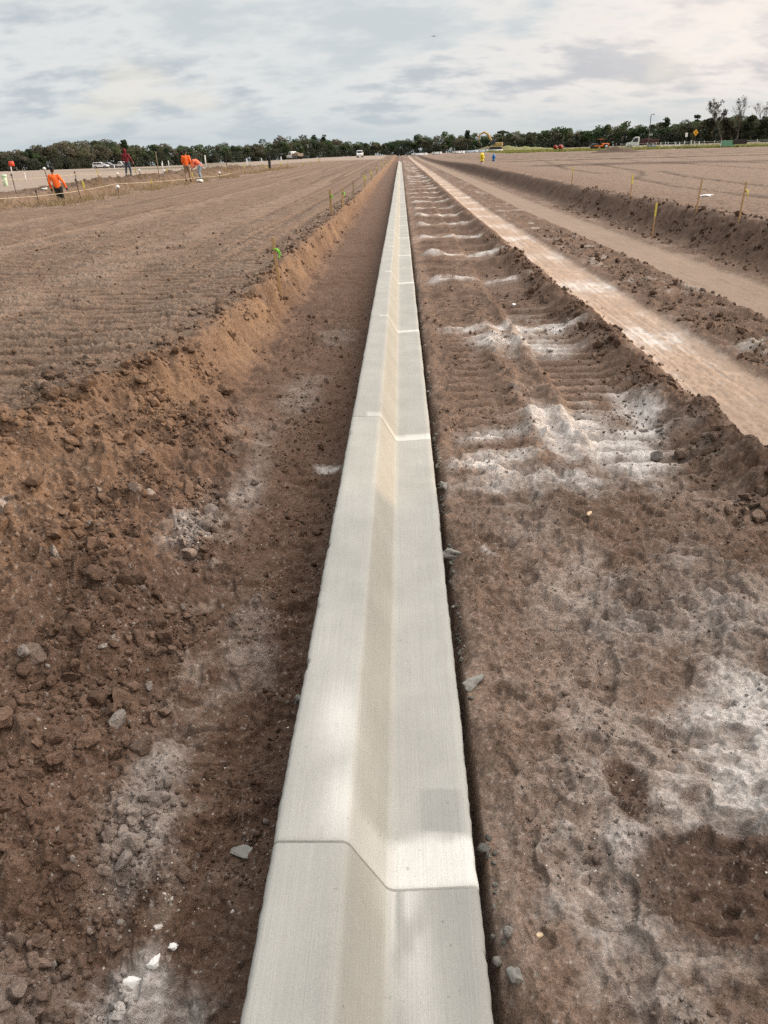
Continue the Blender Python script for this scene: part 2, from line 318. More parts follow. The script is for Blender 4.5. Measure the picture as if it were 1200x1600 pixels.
    for b in ((1.17, 1.75, .40, .42, .95), (.90, 1.55, .32, .22, .88), (.60, 1.36, .11, .18, .95), (.50, 1.10, .16, .13, .5),
              (1.25, 2.5, .30, .55, .35), (.72, 1.55, .36, .50, .38), (.50, 1.20, .18, .28, .6), (.80, 2.5, .28, .5, .30), (.62, 3.2, .25, .35, .22), (1.25, 4.35, .42, .62, .98), (1.45, 3.95, .20, .12, .62),
              (.62, 4.10, .28, .13, .95), (.95, 4.5, .14, .7, .8), (1.62, 4.9, .14, .6, .75), (.80, 3.75, .50, .22, .72), (.50, 4.05, .22, .16, .8), (1.15, 6.9, .5, .40, .85), (.40, 2.9, .05, .05, .6)):
        lim = np.maximum(lim, isr*nearm*blob(*b))
    for b in ((-.56, 1.02, .10, .10, .85, .5), (-.42, .99, .07, .06, .5, .62), (-.97, 3.15, .10, .32, .45, .6), (-1.78, 2.92, .14, .08, .9, .55), (-.40, 4.1, .08, .07, .7, .6), (-.66, 1.55, .10, .3, .35, .55), (-.72, 5.6, .2, .7, .16, .6), (-.62, 7.6, .2, .6, .14, .6), (-.80, 4.0, .12, .6, .20, .6), (-.55, 2.4, .12, .35, .15, .6), (-.95, 1.0, .3, .2, .25, .6)):
        lim = np.maximum(lim, isl*nearm*blob(*b))
    wet = np.clip(1.25*dep*(1+.5*nz+.5*nzz), 0, 1)
    lim = lim*(1-.92*sst(wet, .18, .70))*(1-.40*sst(cr, .3, .9)*sst(nzz, .3, -.2))*(.86+.25*sst(nz, -.3, .3))*(1-.38*nr*sst(fp, .08, .24))*(1-.20*nr*sst(k2, .02, .16))
    z = z+.002*np.clip(lim, 0, 1)*vn*(1+.8*nzz)
    c = np.where(isr[..., None], mixc(c, (.085, .050, .034), sst(wet, .15, .75)*.75), c)
    c = mixc(c, (.55, .512, .475), np.clip(1.08*lim, 0, .92)*(.90+.3*n3))
    chip = sst(fbm(x, y, 75., 2, 151), .40, .52)*sst(y, 5, 2.5)
    c = mixc(c, (.45, .41, .37), chip*.5)
    far = sst(y, 320, 430)
    c = mixc(c, (.10, .10, .06), far*.7)
    return z, np.concatenate([np.clip(c, .015, .8), (1-.75*np.clip(tr1+tr2+.45*np.clip(lim, 0, 1), 0, 1))[..., None]], -1)
#</T>
def gz(x, y): return float(terrain(np.array([x]), np.array([y]))[0])

# ------------------------------------------------------------ mesh helpers
def link(name, me, mat=None, parent=None, loc=None, rot=None):
    o = bpy.data.objects.new(name, me); COL.objects.link(o)
    if mat is not None and me is not None:
        for mm in (mat if isinstance(mat, (list, tuple)) else [mat]): me.materials.append(mm)
    if parent is not None: o.parent = parent
    if loc is not None: o.location = loc
    if rot is not None: o.rotation_euler = rot
    return o
def tag(o, label=None, cat=None, group=None, kind=None):
    if label: o['label'] = label
    if cat: o['category'] = cat
    if group: o['group'] = group
    if kind: o['kind'] = kind
    return o
def thing(name, label, cat, loc, rz=0, group=None, rot=None):
    o = bpy.data.objects.new(name, None); COL.objects.link(o); o.empty_display_size = .2
    o.location = loc; o.rotation_euler = rot if rot else (0, 0, rz)
    return tag(o, label, cat, group)
def np_mesh(name, V, Fq, smooth=True, col=None):
    me = bpy.data.meshes.new(name); V = np.asarray(V, np.float32); Fq = np.asarray(Fq, np.int32)
    k = Fq.shape[1]; n = len(Fq)
    me.vertices.add(len(V)); me.vertices.foreach_set('co', V.ravel())
    me.loops.add(n*k); me.loops.foreach_set('vertex_index', Fq.ravel())
    me.polygons.add(n); me.polygons.foreach_set('loop_start', np.arange(0, n*k, k, dtype=np.int32))
    me.polygons.foreach_set('loop_total', np.full(n, k, np.int32))
    me.polygons.foreach_set('use_smooth', np.full(n, smooth, bool))
    me.update(calc_edges=True)
    if col is not None:
        a = me.attributes.new('Col', 'FLOAT_COLOR', 'POINT')
        a.data.foreach_set('color', (col if col.shape[1] == 4 else np.concatenate([col, np.ones((len(col), 1))], 1)).astype(np.float32).ravel())
    return me
class MB:
    """collects shapes and links them as ONE mesh object"""
    def __init__(s): s.b = bmesh.new()
    def box(s, c, d, rot=(0, 0, 0), bev=0.0, taper=1.0):
        from mathutils import Euler
        Mx = Matrix.Translation(c) @ Euler(rot).to_matrix().to_4x4()
        vs = [s.b.verts.new(Mx @ Vector((d[0]/2*sx*(taper if sz > 0 else 1), d[1]/2*sy*(taper if sz > 0 else 1), d[2]/2*sz))) for sx in (-1, 1) for sy in (-1, 1) for sz in (-1, 1)]
        fs = [s.b.faces.new([vs[i] for i in q]) for q in ((0, 1, 3, 2), (4, 6, 7, 5), (0, 4, 5, 1), (2, 3, 7, 6), (0, 2, 6, 4), (1, 5, 7, 3))]
        if bev > 0:
            es = list({e for f in fs for e in f.edges})
            bmesh.ops.bevel(s.b, geom=es, offset=bev, segments=2, affect='EDGES', profile=.5)
        return s
    def prism(s, pts, x0, x1, bev=0.0):
        """outline pts (y, z) extruded along x"""
        a = [s.b.verts.new((x0, p[0], p[1])) for p in pts]; b = [s.b.verts.new((x1, p[0], p[1])) for p in pts]
        n = len(pts); fs = [s.b.faces.new(a[::-1]), s.b.faces.new(b)]
        for i in range(n): fs.append(s.b.faces.new((a[i], a[(i+1) % n], b[(i+1) % n], b[i])))
        if bev > 0: bmesh.ops.bevel(s.b, geom=list({e for f in fs for e in f.edges}), offset=bev, segments=2, affect='EDGES', profile=.5)
        return s
    def tube(s, pts, rad, n=8, cap=True):
        pts = [Vector(p) for p in pts]; rr = rad if isinstance(rad, (list, tuple)) else [rad]*len(pts)
        rings = []
        for i, p in enumerate(pts):
            d = (pts[min(i+1, len(pts)-1)]-pts[max(i-1, 0)]).normalized()
            q = d.to_track_quat('Z', 'Y')
            rings.append([s.b.verts.new(p+q @ Vector((rr[i]*math.cos(2*math.pi*k/n), rr[i]*math.sin(2*math.pi*k/n), 0))) for k in range(n)])
        for a, b in zip(rings, rings[1:]):
            for k in range(n): s.b.faces.new((a[k], a[(k+1) % n], b[(k+1) % n], b[k]))
        if cap: s.b.faces.new(rings[0][::-1]); s.b.faces.new(rings[-1])
        return s
    def lathe(s, prof, c=(0, 0, 0), axis='z', n=20):
        rings = []
        for r, h in prof:
            ring = []
            for k in range(n):
                a = 2*math.pi*k/n; p = (r*math.cos(a), r*math.sin(a), h)
                if axis == 'x': p = (h, r*math.cos(a), r*math.sin(a))
                if axis == 'y': p = (r*math.cos(a), h, r*math.sin(a))
                ring.append(s.b.verts.new(Vector(p)+Vector(c)))
            rings.append(ring)
        for a, b in zip(rings, rings[1:]):
            for k in range(n): s.b.faces.new((a[k], a[(k+1) % n], b[(k+1) % n], b[k]))
        s.b.faces.new(rings[0][::-1]); s.b.faces.new(rings[-1])
        return s
    def blob(s, c, r, sub=2, seed=0, amp=.25):
        g = bmesh.ops.create_icosphere(s.b, subdivisions=sub, radius=1.0)
        rnd = random.Random(seed); o1, o2 = rnd.uniform(0, 50), rnd.uniform(0, 50)
        from mathutils import noise as mn
        for v in g['verts']:
            p = v.co.copy(); k = 1+amp*mn.noise(p*1.3+Vector((o1, o2, 0)))+amp*.5*mn.noise(p*3.1+Vector((o2, o1, 3)))
            v.co = Vector((p.x*r[0]*k+c[0], p.y*r[1]*k+c[1], p.z*r[2]*k+c[2]))
        return s
    def build(s, name, mat, parent=None, smooth=False, loc=None, rot=None):
        bmesh.ops.recalc_face_normals(s.b, faces=s.b.faces)
        me = bpy.data.meshes.new(name); s.b.to_mesh(me); s.b.free()
        if smooth:
            for p in me.polygons: p.use_smooth = True
        return link(name, me, mat, parent, loc, rot)

# ------------------------------------------------------------ materials
def new_mat(name):
    mt = bpy.data.materials.new(name); mt.use_nodes = True
    return mt, mt.node_tree.nodes, mt.node_tree.links, mt.node_tree.nodes['Principled BSDF']
def paint(name, col, rough=.6, metal=0.0, var=.18, scale=14., spec=.3):
    mt, N, L, b = new_mat(name)
    b.inputs['Roughness'].default_value = rough; b.inputs['Metallic'].default_value = metal; b.inputs['Specular IOR Level'].default_value = spec
    tc = N.new('ShaderNodeTexCoord'); n = N.new('ShaderNodeTexNoise'); n.inputs['Scale'].default_value = scale; n.inputs['Detail'].default_value = 5
    L.new(tc.outputs['Object'], n.inputs['Vector'])
    mx = N.new('ShaderNodeMix'); mx.data_type = 'RGBA'; L.new(n.outputs['Fac'], mx.inputs[0])
    mx.inputs[6].default_value = (*[c*(1-var) for c in col], 1); mx.inputs[7].default_value = (*[min(1, c*(1+var)) for c in col], 1)
    L.new(mx.outputs[2], b.inputs['Base Color'])
    return mt
def soil_material():
    mt, N, L, b = new_mat('soil')
    b.inputs['Roughness'].default_value = .95; b.inputs['Specular IOR Level'].default_value = .12
    at = N.new('ShaderNodeAttribute'); at.attribute_name = 'Col'
    geo = N.new('ShaderNodeNewGeometry')
    def noise(sc, det, ro=.6):
        n = N.new('ShaderNodeTexNoise'); n.inputs['Scale'].default_value = sc; n.inputs['Detail'].default_value = det; n.inputs['Roughness'].default_value = ro
        L.new(geo.outputs['Position'], n.inputs['Vector']); return n.outputs['Fac']
    a, c = noise(42, 6, .68), noise(160, 4, .65)
    def mr(f, lo, hi, a0=.3, a1=.7):
        n = N.new('ShaderNodeMapRange'); L.new(f, n.inputs[0]); n.inputs[1].default_value = a0; n.inputs[2].default_value = a1; n.inputs[3].default_value = lo; n.inputs[4].default_value = hi; return n.outputs[0]
    mu = N.new('ShaderNodeMath'); mu.operation = 'MULTIPLY'; L.new(mr(a, .66, 1.34), mu.inputs[0]); L.new(mr(c, .74, 1.26), mu.inputs[1])
    am = N.new('ShaderNodeMix'); L.new(at.outputs['Alpha'], am.inputs[0]); am.inputs[2].default_value = 1.0; L.new(mu.outputs[0], am.inputs[3])
    sc = N.new('ShaderNodeVectorMath'); sc.operation = 'SCALE'; L.new(at.outputs['Color'], sc.inputs[0]); L.new(am.outputs[0], sc.inputs['Scale'])
    L.new(sc.outputs[0], b.inputs['Base Color'])
    ad = N.new('ShaderNodeMath'); ad.operation = 'ADD'; L.new(a, ad.inputs[0])
    m2 = N.new('ShaderNodeMath'); m2.operation = 'MULTIPLY'; L.new(c, m2.inputs[0]); m2.inputs[1].default_value = .35; L.new(m2.outputs[0], ad.inputs[1])
    bp = N.new('ShaderNodeBump'); L.new(at.outputs['Alpha'], bp.inputs['Strength']); bp.inputs['Distance'].default_value = .020
    L.new(ad.outputs[0], bp.inputs['Height']); L.new(bp.outputs[0], b.inputs['Normal'])
    return mt
def concrete_material():
    mt, N, L, b = new_mat('broomed_concrete')
    b.inputs['Roughness'].default_value = .82; b.inputs['Specular IOR Level'].default_value = .25
    geo = N.new('ShaderNodeNewGeometry'); tc = N.new('ShaderNodeTexCoord'); oi = N.new('ShaderNodeObjectInfo')
    mp = N.new('ShaderNodeMapping'); mp.inputs['Scale'].default_value = (1, .012, 1); L.new(geo.outputs['Position'], mp.inputs[0])
    def noise(sc, det, vec, ro=.6):
        n = N.new('ShaderNodeTexNoise'); n.inputs['Scale'].default_value = sc; n.inputs['Detail'].default_value = det; n.inputs['Roughness'].default_value = ro
        L.new(vec, n.inputs['Vector']); return n.outputs['Fac']
    def mr(f, a0, a1, lo, hi):
        n = N.new('ShaderNodeMapRange'); L.new(f, n.inputs[0])
        for i, v in zip((1, 2, 3, 4), (a0, a1, lo, hi)): n.inputs[i].default_value = v
        return n.outputs[0]
    def mth(op, a, c):
        n = N.new('ShaderNodeMath'); n.operation = op
        for i, v in enumerate((a, c)):
            if isinstance(v, (int, float)): n.inputs[i].default_value = v
            else: L.new(v, n.inputs[i])
        return n.outputs[0]
    streak = noise(260, 4, mp.outputs[0], .7); lines = noise(95, 2, mp.outputs[0])
    blot = noise(3.2, 5, geo.outputs['Position']); grit = noise(300, 3, geo.outputs['Position'])
    spots = noise(70, 2, geo.outputs['Position'], .5)
    f = mth('MULTIPLY', mr(streak, .3, .7, .93, 1.06), mr(blot, .3, .7, .90, 1.08))
    f = mth('MULTIPLY', f, mr(grit, .3, .7, .90, 1.09)); f = mth('MULTIPLY', f, mr(lines, .28, .38, .965, 1.0))
    f = mth('MULTIPLY', f, mr(spots, .24, .30, .72, 1.0))
    f = mth('MULTIPLY', f, mr(oi.outputs['Random'], 0, 1, .95, 1.04))
    at = N.new('ShaderNodeAttribute'); at.attribute_name = 'Col'
    sc = N.new('ShaderNodeVectorMath'); sc.operation = 'SCALE'; L.new(at.outputs['Color'], sc.inputs[0]); L.new(f, sc.inputs['Scale'])
    L.new(sc.outputs[0], b.inputs['Base Color'])
    bp = N.new('ShaderNodeBump'); bp.inputs['Strength'].default_value = .35; bp.inputs['Distance'].default_value = .004
    L.new(mth('ADD', streak, mth('MULTIPLY', grit, .4)), bp.inputs['Height']); L.new(bp.outputs[0], b.inputs['Normal'])
    return mt
SOIL = soil_material(); CONC = concrete_material()
LUMP = paint('grey_mortar', (.20, .19, .168), .95, var=.5, scale=60)
WOOD = paint('stake_wood', (.42, .27, .13), .8, var=.25, scale=40); WOODG = paint('weathered_wood', (.30, .24, .16), .85, var=.3, scale=40)
YEL = paint('yellow_paint', (.66, .55, .10), .6); GRN = paint('lime_ribbon', (.20, .62, .05), .5, var=.1); WHT = paint('white_plastic', (.72, .72, .70), .5, var=.06)
DARK = paint('dark_steel', (.05, .042, .036), .7, var=.3); BLK = paint('black_rubber', (.02, .02, .021), .8)
STRING = paint('pale_string', (.45, .38, .27), .9)
TRUNK = paint('bark', (.11, .09, .07), .9, var=.3, scale=3)

# ------------------------------------------------------------ ground
def build_ground():
    ys = [-14., -8., -4., -2., -1., -.4, 0., .25]
    y = .42
    while y < 760:
        ys.append(y)
        d = max(.0042, min((y*y+2.4)/(1.56*755)*.85, .0046*y+.0032)) if y < 260 else .03*y
        y += d
    ys += [900., 1400., 2600.]
    ys = np.array(ys)
    dense = np.linspace(-.60, .56, 800)
    side = np.concatenate([np.linspace(.004, .50, 90), [.56, .65, .8, 1.0, 1.3, 1.8, 2.5, 3.6, 5.5]])
    ts = np.concatenate([-.60-side[::-1], dense, .56+side])
    Yg, T = np.meshgrid(ys, ts, indexing='ij')
    Xg = T*(np.maximum(Yg, 0)+1.25)
    z, c = terrain(Xg, Yg, True)
    nr, nc = Xg.shape
    V = np.stack([Xg, Yg, z], -1).reshape(-1, 3)
    idx = np.arange(nr*nc).reshape(nr, nc)
    Fq = np.stack([idx[:-1, :-1], idx[:-1, 1:], idx[1:, 1:], idx[1:, :-1]], -1).reshape(-1, 4)
    me = np_mesh('ground', V, Fq, True, c.reshape(-1, 4))
    o = link('ground', me, SOIL); tag(o, kind='structure')
    print('ground verts', len(V))
build_ground()

# ------------------------------------------------------------ curb: one thing, its saw-cut sections are parts
def curb_profile():
    p = [(.2235, -.17), (.2235, -.055), (.222, -.018), (.218, -.006), (.211, -.001)]
    for i in range(1, 9): p.append((.211-.178*i/8, -.001-.009*(i/8)))
    p += [(.020, -.0095), (.010, -.006), (.003, .001), (-.002, .010)]
    for i in range(1, 7): p.append((-.002-.068*i/7, .010+.120*i/7))
    p += [(-.0715, .1345), (-.077, .1435), (-.084, .1495), (-.093, .1525)]
    for i in range(1, 9): p.append((-.093-.142*i/9, .1525+.0025*i/9))
    p += [(-.238, .155), (-.246, .152), (-.2515, .144), (-.2535, .130), (-.2545, .05), (-.2545, -.17)]
    return np.array(p)
def curb_mesh(name, ny, seed, first=False, coming=False):
    P = curb_profile(); n = len(P); Lh = JS-.0065
    ys = np.concatenate([[0, .0012, .004], np.linspace(.012, Lh-.012, ny), [Lh-.004, Lh-.0012, Lh]])
    X = np.tile(P[:, 0], (len(ys), 1)); Z = np.tile(P[:, 1], (len(ys), 1)); Y = np.tile(ys[:, None], (1, n))
    off = seed*17.3
    wob = fbm(Y+off, Y*0+3.1, 2.0, 3, 201); wob2 = fbm(Y+off, Y*0+X*2+9.1, 22., 2, 207)
    edge = np.clip(np.abs(X+.015)/.238, 0, 1)**8
    chip = sst(fbm(Y+off, X*3+2.2, 9., 3, 231), .26, .42)*(np.abs(X+.015) > .222)
    X = X+edge*(.0048*wob+.0034*wob2*np.minimum(1, ny/120))-np.sign(X)*chip*.0055*np.minimum(1, ny/120)
    Z = Z+.0022*wob*(P[:, 1] > -.04)+.0006*wob2
    e = np.minimum(Y, Lh-Y); Z = Z-(P[:, 1] > -.04)*.0022*sst(e, .005, 0)
    Y = Y+.010*X
    # curing compound: a whitish band just past the cut, blotchy tint elsewhere
    nb = fbm(X*1.0+off, Y*.7, 3.1, 4, 211, .6); ns = fbm(X*9+off, Y*1.2, 4., 3, 217)
    c = np.zeros(X.shape+(3,))+np.array((.308, .302, .274)); c = c*(1+.10*nb)[..., None]
    bandw = (.125 if first else .075)+.02*sst(X, 0, .1)
    wh = sst(Y-.010*X+.012*ns, bandw+.035, bandw-.03)*(.80+.3*nb)*sst(np.abs(X-.03), .20, .06 if first else .19)
    wh = wh*(1-.35*sst(X, -.02, -.09))
    if first: wh = np.maximum(wh, .75*np.exp(-((X+.13)/.06)**2-((Y-.42)/.14)**2)); wh = np.maximum(wh, .7*np.exp(-((X+.10)/.05)**2-((Y-.12)/.12)**2)); wh = np.maximum(wh, .85*sst(X, .0, .03)*sst(Y+.02*ns, .16, .12))
    if coming:
        wh = np.maximum(wh*0, .8*np.exp(-((X-.03-.16*(Lh-Y))/.055)**2)*np.exp(-((Lh-Y)/.30)**2)*sst(ns, -.5, .2))
    c = c*(1-.16*sst(X, .0, .02)*(sst(Lh-Y, .55, .25) if coming else 0)*(.8+.5*nb))[..., None] if coming else c
    c = mixc(c, (.55, .54, .50), wh)
    if first: c = mixc(c, (.235, .232, .215), .62*sst(X, .075, .085)*sst(X, .207, .200)*sst(Y+.03*X*4, .175, .182)*sst(Y+.01*ns, .31, .30)*(1+.3*nb))
    dirt = sst(Z, -.02, -.06); c = mixc(c, (.16, .11, .08), .7*dirt)
    face = sst(X, -.105, -.05)*sst(X, .035, -.01); c = mixc(c, (.275, .250, .195), .48*face*(.8+.5*nb))  # formed face is tanner; part of its shade is put into this colour
    nr = len(ys); V = np.stack([X, Y, Z], -1).reshape(-1, 3); idx = np.arange(nr*n).reshape(nr, n)
    Fq = np.stack([idx[:-1, :-1], idx[1:, :-1], idx[1:, 1:], idx[:-1, 1:]], -1).reshape(-1, 4)
    CC = c.reshape(-1, 3)
    # end caps: strips of quads from the outline down to the base line
    V2 = []; F2 = []; C2 = []; base = len(V)
    for r_, flip in ((0, False), (nr-1, True)):
        b0 = base+len(V2)
        for i in range(n): V2.append((X[r_, i], Y[r_, i], -.172)); C2.append((.12, .11, .10))
        for i in range(n-1):
            q = [idx[r_, i], idx[r_, i+1], b0+i+1, b0+i]
            F2.append(q[::-1] if flip else q)
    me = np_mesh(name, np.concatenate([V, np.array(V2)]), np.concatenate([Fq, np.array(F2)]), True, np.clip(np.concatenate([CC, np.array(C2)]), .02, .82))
    return me
def build_curb():
    root = thing('concrete_curb', 'long pale concrete curb and gutter running straight to the horizon between brown dirt', 'curb', (0, 0, 0)); root['kind'] = 'thing'
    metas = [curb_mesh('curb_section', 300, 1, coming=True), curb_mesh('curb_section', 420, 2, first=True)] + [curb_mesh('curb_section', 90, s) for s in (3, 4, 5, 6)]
    protos = []
    for me in metas: me.materials.append(CONC)
    for k in range(-1, 45):
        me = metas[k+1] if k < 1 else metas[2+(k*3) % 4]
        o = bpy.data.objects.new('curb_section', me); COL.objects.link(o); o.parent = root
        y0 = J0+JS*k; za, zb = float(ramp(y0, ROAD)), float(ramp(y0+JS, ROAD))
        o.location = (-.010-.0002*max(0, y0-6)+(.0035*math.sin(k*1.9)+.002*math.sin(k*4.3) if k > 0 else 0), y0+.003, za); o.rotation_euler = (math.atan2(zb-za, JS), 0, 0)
build_curb()

# ------------------------------------------------------------ loose clods, shell chips, mortar crumbs
def ico(sub):
    b = bmesh.new(); bmesh.ops.create_icosphere(b, subdivisions=sub, radius=1.0)
    V = np.array([v.co[:] for v in b.verts]); Fc = np.array([[v.index for v in f.verts] for f in b.faces]); b.free(); return V, Fc
ICO1, ICO2, ICO3 = ico(1), ico(2), ico(3)
def lumpy(V, seed, amp=.30, ang=.5):
    r_ = np.random.RandomState(seed); d = np.zeros(len(V))
    for k in range(8):
        a = r_.randn(3); a /= np.linalg.norm(a); d += amp*.42*np.sin(V@a*r_.uniform(1.5, 6.5)+r_.uniform(0, 6))/2
    W = V*(1+d)[:, None]
    for k in range(9):
        a = r_.randn(3); a /= np.linalg.norm(a); lim = r_.uniform(.50, .85); e = W@a-lim
        W = W-np.clip(e, 0, 9)[:, None]*a[None]*.92
    return W*np.array([1, r_.uniform(.65, 1), r_.uniform(.55, .85)])*1.15
def scatter(name, pts, sizes, base, mat, seed, tint=None, var=.2, sink=.25, flat=1.0, amp=.3):
    r_ = np.random.RandomState(seed); V0, F0 = base; nv = len(V0)
    kinds = [lumpy(V0, seed*10+k, amp) for k in range(9)]
    P = np.array(pts); z, c = terrain(P[:, 0], P[:, 1], True); c = c[:, :3]; n = len(P); S = np.array(sizes)
    VV = np.zeros((n, nv, 3)); q = r_.randn(n, 4); q /= np.linalg.norm(q, axis=1)[:, None]
    w, a, b, d = q.T
    Rm = np.stack([1-2*(b*b+d*d), 2*(a*b-d*w), 2*(a*d+b*w), 2*(a*b+d*w), 1-2*(a*a+d*d), 2*(b*d-a*w), 2*(a*d-b*w), 2*(b*d+a*w), 1-2*(a*a+b*b)], -1).reshape(n, 3, 3)
    kk = r_.randint(0, 9, n)
    for k in range(9):
        i = kk == k; VV[i] = np.einsum('nij,vj->nvi', Rm[i], kinds[k])
    VV[:, :, 2] *= flat
    VV = VV*S[:, None, None]; VV[:, :, 0] += P[:, 0][:, None]; VV[:, :, 1] += P[:, 1][:, None]
    VV[:, :, 2] += (z+S*(.55*flat-sink))[:, None]
    c = np.where(((P[:, 1] < 1.5) & (P[:, 0] < -.33))[:, None], c, c*np.minimum(1, .24/np.maximum(c.max(1), 1e-3))[:, None])
    cc = c if tint is None else np.array(tint)[None]*np.ones((n, 1))
    cc = cc*(1+var*(r_.rand(n, 1)*2-1)); CCv = np.repeat(cc, nv, 0)
    FF = (F0[None]+np.arange(n)[:, None, None]*nv).reshape(-1, 3)
    o = link(name, np_mesh(name, VV.reshape(-1, 3), FF, name != 'soil_clods', np.clip(CCv, .01, .85)), mat); tag(o, kind='stuff')
    return o
def build_debris():
    r_ = np.random.RandomState(5); P = []; S = []
    def add(n, fx, ylo, yhi, smin, smax, pw=2.2, ydens=1.3):
        y = ylo+(yhi-ylo)*r_.rand(n)**ydens; x = fx(y, r_.rand(n), r_.randn(n))
        s = smin*(1-r_.rand(n)*(1-(smin/smax)**pw))**(-1/pw)
        nz = fbm(x, y, 2.4, 2, 301); keep = r_.rand(n) < sst(nz, -.28, .28)
        P.append(np.stack([x, y], -1)[keep]); S.append(s[keep])
    toe = lambda y: np.interp(y, [0, 1, 2.4, 3.1, 4.4, 5.3, 7, 12, 30], [-.52, -.62, -.84, -.92, -1.06, -1.20, -1.28, -1.40, -1.38])
    add(13000, lambda y, u, g: toe(y)+.06-1.3*u**1.1, .9, 5.2, .0045, .052, 1.75, 1.2)
    add(2600, lambda y, u, g: -.32-.75*u, .9, 9, .005, .030, 2.0, 1.6)
    add(5200, lambda y, u, g: toe(y)+.10-.55*u, 1.0, 5.5, .0030, .024, 2.1, 1.2)
    add(2600, lambda y, u, g: toe(y)-.12-.45*u, 4.4, 26, .008, .060, 1.9, 2.0)
    add(2600, lambda y, u, g: np.interp(y, [0, 3.4, 4.1, 5, 6.2, 8, 12, 30], [-2.35, -2.22, -2.05, -1.78, -1.58, -1.52, -1.55, -1.52])+.16*g, 3.6, 32, .010, .050, 1.9, 1.7)
    add(3200, lambda y, u, g: 1.84+.14*g, 3.2, 16, .008, .055, 1.8, 1.7)
    add(6500, lambda y, u, g: .30+1.5*u, .95, 5.0, .0025, .014, 2.2, 1.3)
    add(3000, lambda y, u, g: -2.2-5*u, 4.2, 16, .007, .040, 2.1, 1.4)
    add(5200, lambda y, u, g: -.28-.6*u, .85, 6, .0022, .013, 2.3, 1.5)
    add(1800, lambda y, u, g: 2.8+.9*u, 5.5, 18, .010, .055, 2.0, 1.5)
    add(1600, lambda y, u, g: 4.8+1.1*u, 9, 26, .014, .07, 2.0, 1.4)
    add(1500, lambda y, u, g: .30+1.4*u, 4.5, 12, .006, .028, 2.2, 1.4)
    P, S = np.concatenate(P), np.concatenate(S); b_ = S > .0135
    scatter('soil_clods', P[b_], S[b_], ICO3, SOIL, 11)
    scatter('soil_crumbs', P[~b_], S[~b_], ICO1, SOIL, 12)
    P, S = [], []
    add(2400, lambda y, u, g: .27+1.1*u, .95, 3.2, .0011, .0042, 2.2, 1.2)
    add(1900, lambda y, u, g: -.28-1.1*u, .85, 3.6, .0011, .0045, 2.2, 1.2)
    add(420, lambda y, u, g: -.50-.12*g, .90, 1.25, .002, .012, 1.8, 1.)
    add(260, lambda y, u, g: toe(y)+.06*g, 2.6, 3.8, .0025, .009, 2.0, 1.)
    scatter('shell_chips', np.concatenate(P), np.concatenate(S), ICO2, SOIL, 23, tint=(.50, .46, .41), var=.35, flat=.6, amp=.45, sink=.15)
    P.clear(); S.clear()
    add(620, lambda y, u, g: .238+.012*np.abs(g), .95, 13, .005, .022, 1.9, 1.5)
    add(60, lambda y, u, g: -.268-.012*np.abs(g), 1.1, 5, .006, .018, 1.9, 1.)
    scatter('mortar_crumbs', np.concatenate(P), np.concatenate(S), ICO2, SOIL, 37, tint=(.20, .188, .165), var=.45, amp=.4)
build_debris()

# ------------------------------------------------------------ stakes, pins and strings
def make_stake(label, x, y, h, kind='wood', lean=(0, 0), ribbon=None, top=None, group=None, w=.029):
    root = thing('survey_stake', label, 'stake', (x, y, gz(x, y)-.02), rot=(lean[0], lean[1], .2+.3*math.sin(x*9+y)), group=group)
    mb = MB(); mb.box((0, 0, h/2-.10), (w, .016, h+.2), bev=.003)
    mb.build('shaft', WOODG if kind == 'grey' else WOOD, root)
    if top is not None:
        t = MB(); t.box((0, 0, h*.80), (w+.005, .021, h*.36), bev=.003); t.build('painted_top', top, root)
    if ribbon is not None:
        rb = MB(); zt = h*.80
        rb.tube([(-w*.62, 0, zt), (0, -.022, zt+.004), (w*.62, 0, zt-.003), (0, .022, zt), (-w*.62, 0, zt)], .005, 6)
        for (dx, dz, s) in ((.060, -.075, 1), (.035, -.105, -1)):
            n = 6; vs = []
            for i in range(n+1):
                t = i/n; cx = .02+dx*t+.012*math.sin(5*t); cz = zt+dz*t; cy = -.024+.02*s*t+.008*math.sin(7*t+s)
                vs.append((cx, cy, cz))
            hw = .013
            for a, b in zip(vs, vs[1:]):
                v = [rb.b.verts.new((p[0]+o*.4, p[1]+th, p[2]+o)) for p in (a, b) for o in (-hw, hw) for th in (0, .002)]
                for q in ((0, 4, 6, 2), (1, 3, 7, 5), (0, 1, 5, 4), (2, 6, 7, 3), (0, 2, 3, 1), (4, 5, 7, 6)): rb.b.faces.new([v[i] for i in q])
        rb.build('ribbon', ribbon, root, True)
    return root
GC = 'stakes along the cut bank left of the curb'
make_stake('wooden stake with lime green ribbon, nearest one on the crumbling bank left of the curb', -1.41, 9.3, .66, lean=(0, -.06), ribbon=GRN, group=GC, w=.036)
make_stake('thin stake with lime ribbon, left of the pair further along the curb side bank', -1.62, 19.4, .58, lean=(0, -.02), ribbon=GRN, group=GC, w=.05)
make_stake('short stake with lime ribbon, right of the pair further along the curb side bank', -1.50, 21.6, .46, lean=(0, .03), ribbon=GRN, group=GC, w=.05)
make_stake('bare weathered grey stake without ribbon on the bank just past the lime ribboned pair', -1.48, 26.6, .64, 'grey', lean=(0, -.02), group=GC, w=.055)
for i, (x, y, h) in enumerate(((-1.50, 35.3, .5), (-1.55, 45., .5), (-1.57, 56.2, .5), (-1.52, 69., .5), (-1.49, 83., .5), (-1.45, 103., .55), (-1.40, 122., .55))):
    make_stake('distant yellowish stake in the file on the bank edge where the curb narrows', x, y, h, lean=(0, .03*math.sin(i*5)), top=YEL, ribbon=GRN if i == 0 else None, group='far yellow stakes on the bank edge by the curb', w=.06)
GR = 'stakes along the right bank'
make_stake('yellow topped stake low on the dark right bank slope, lowest of the right stakes', 4.90, 15.6, .66, lean=(0, .02), top=YEL, group=GR)
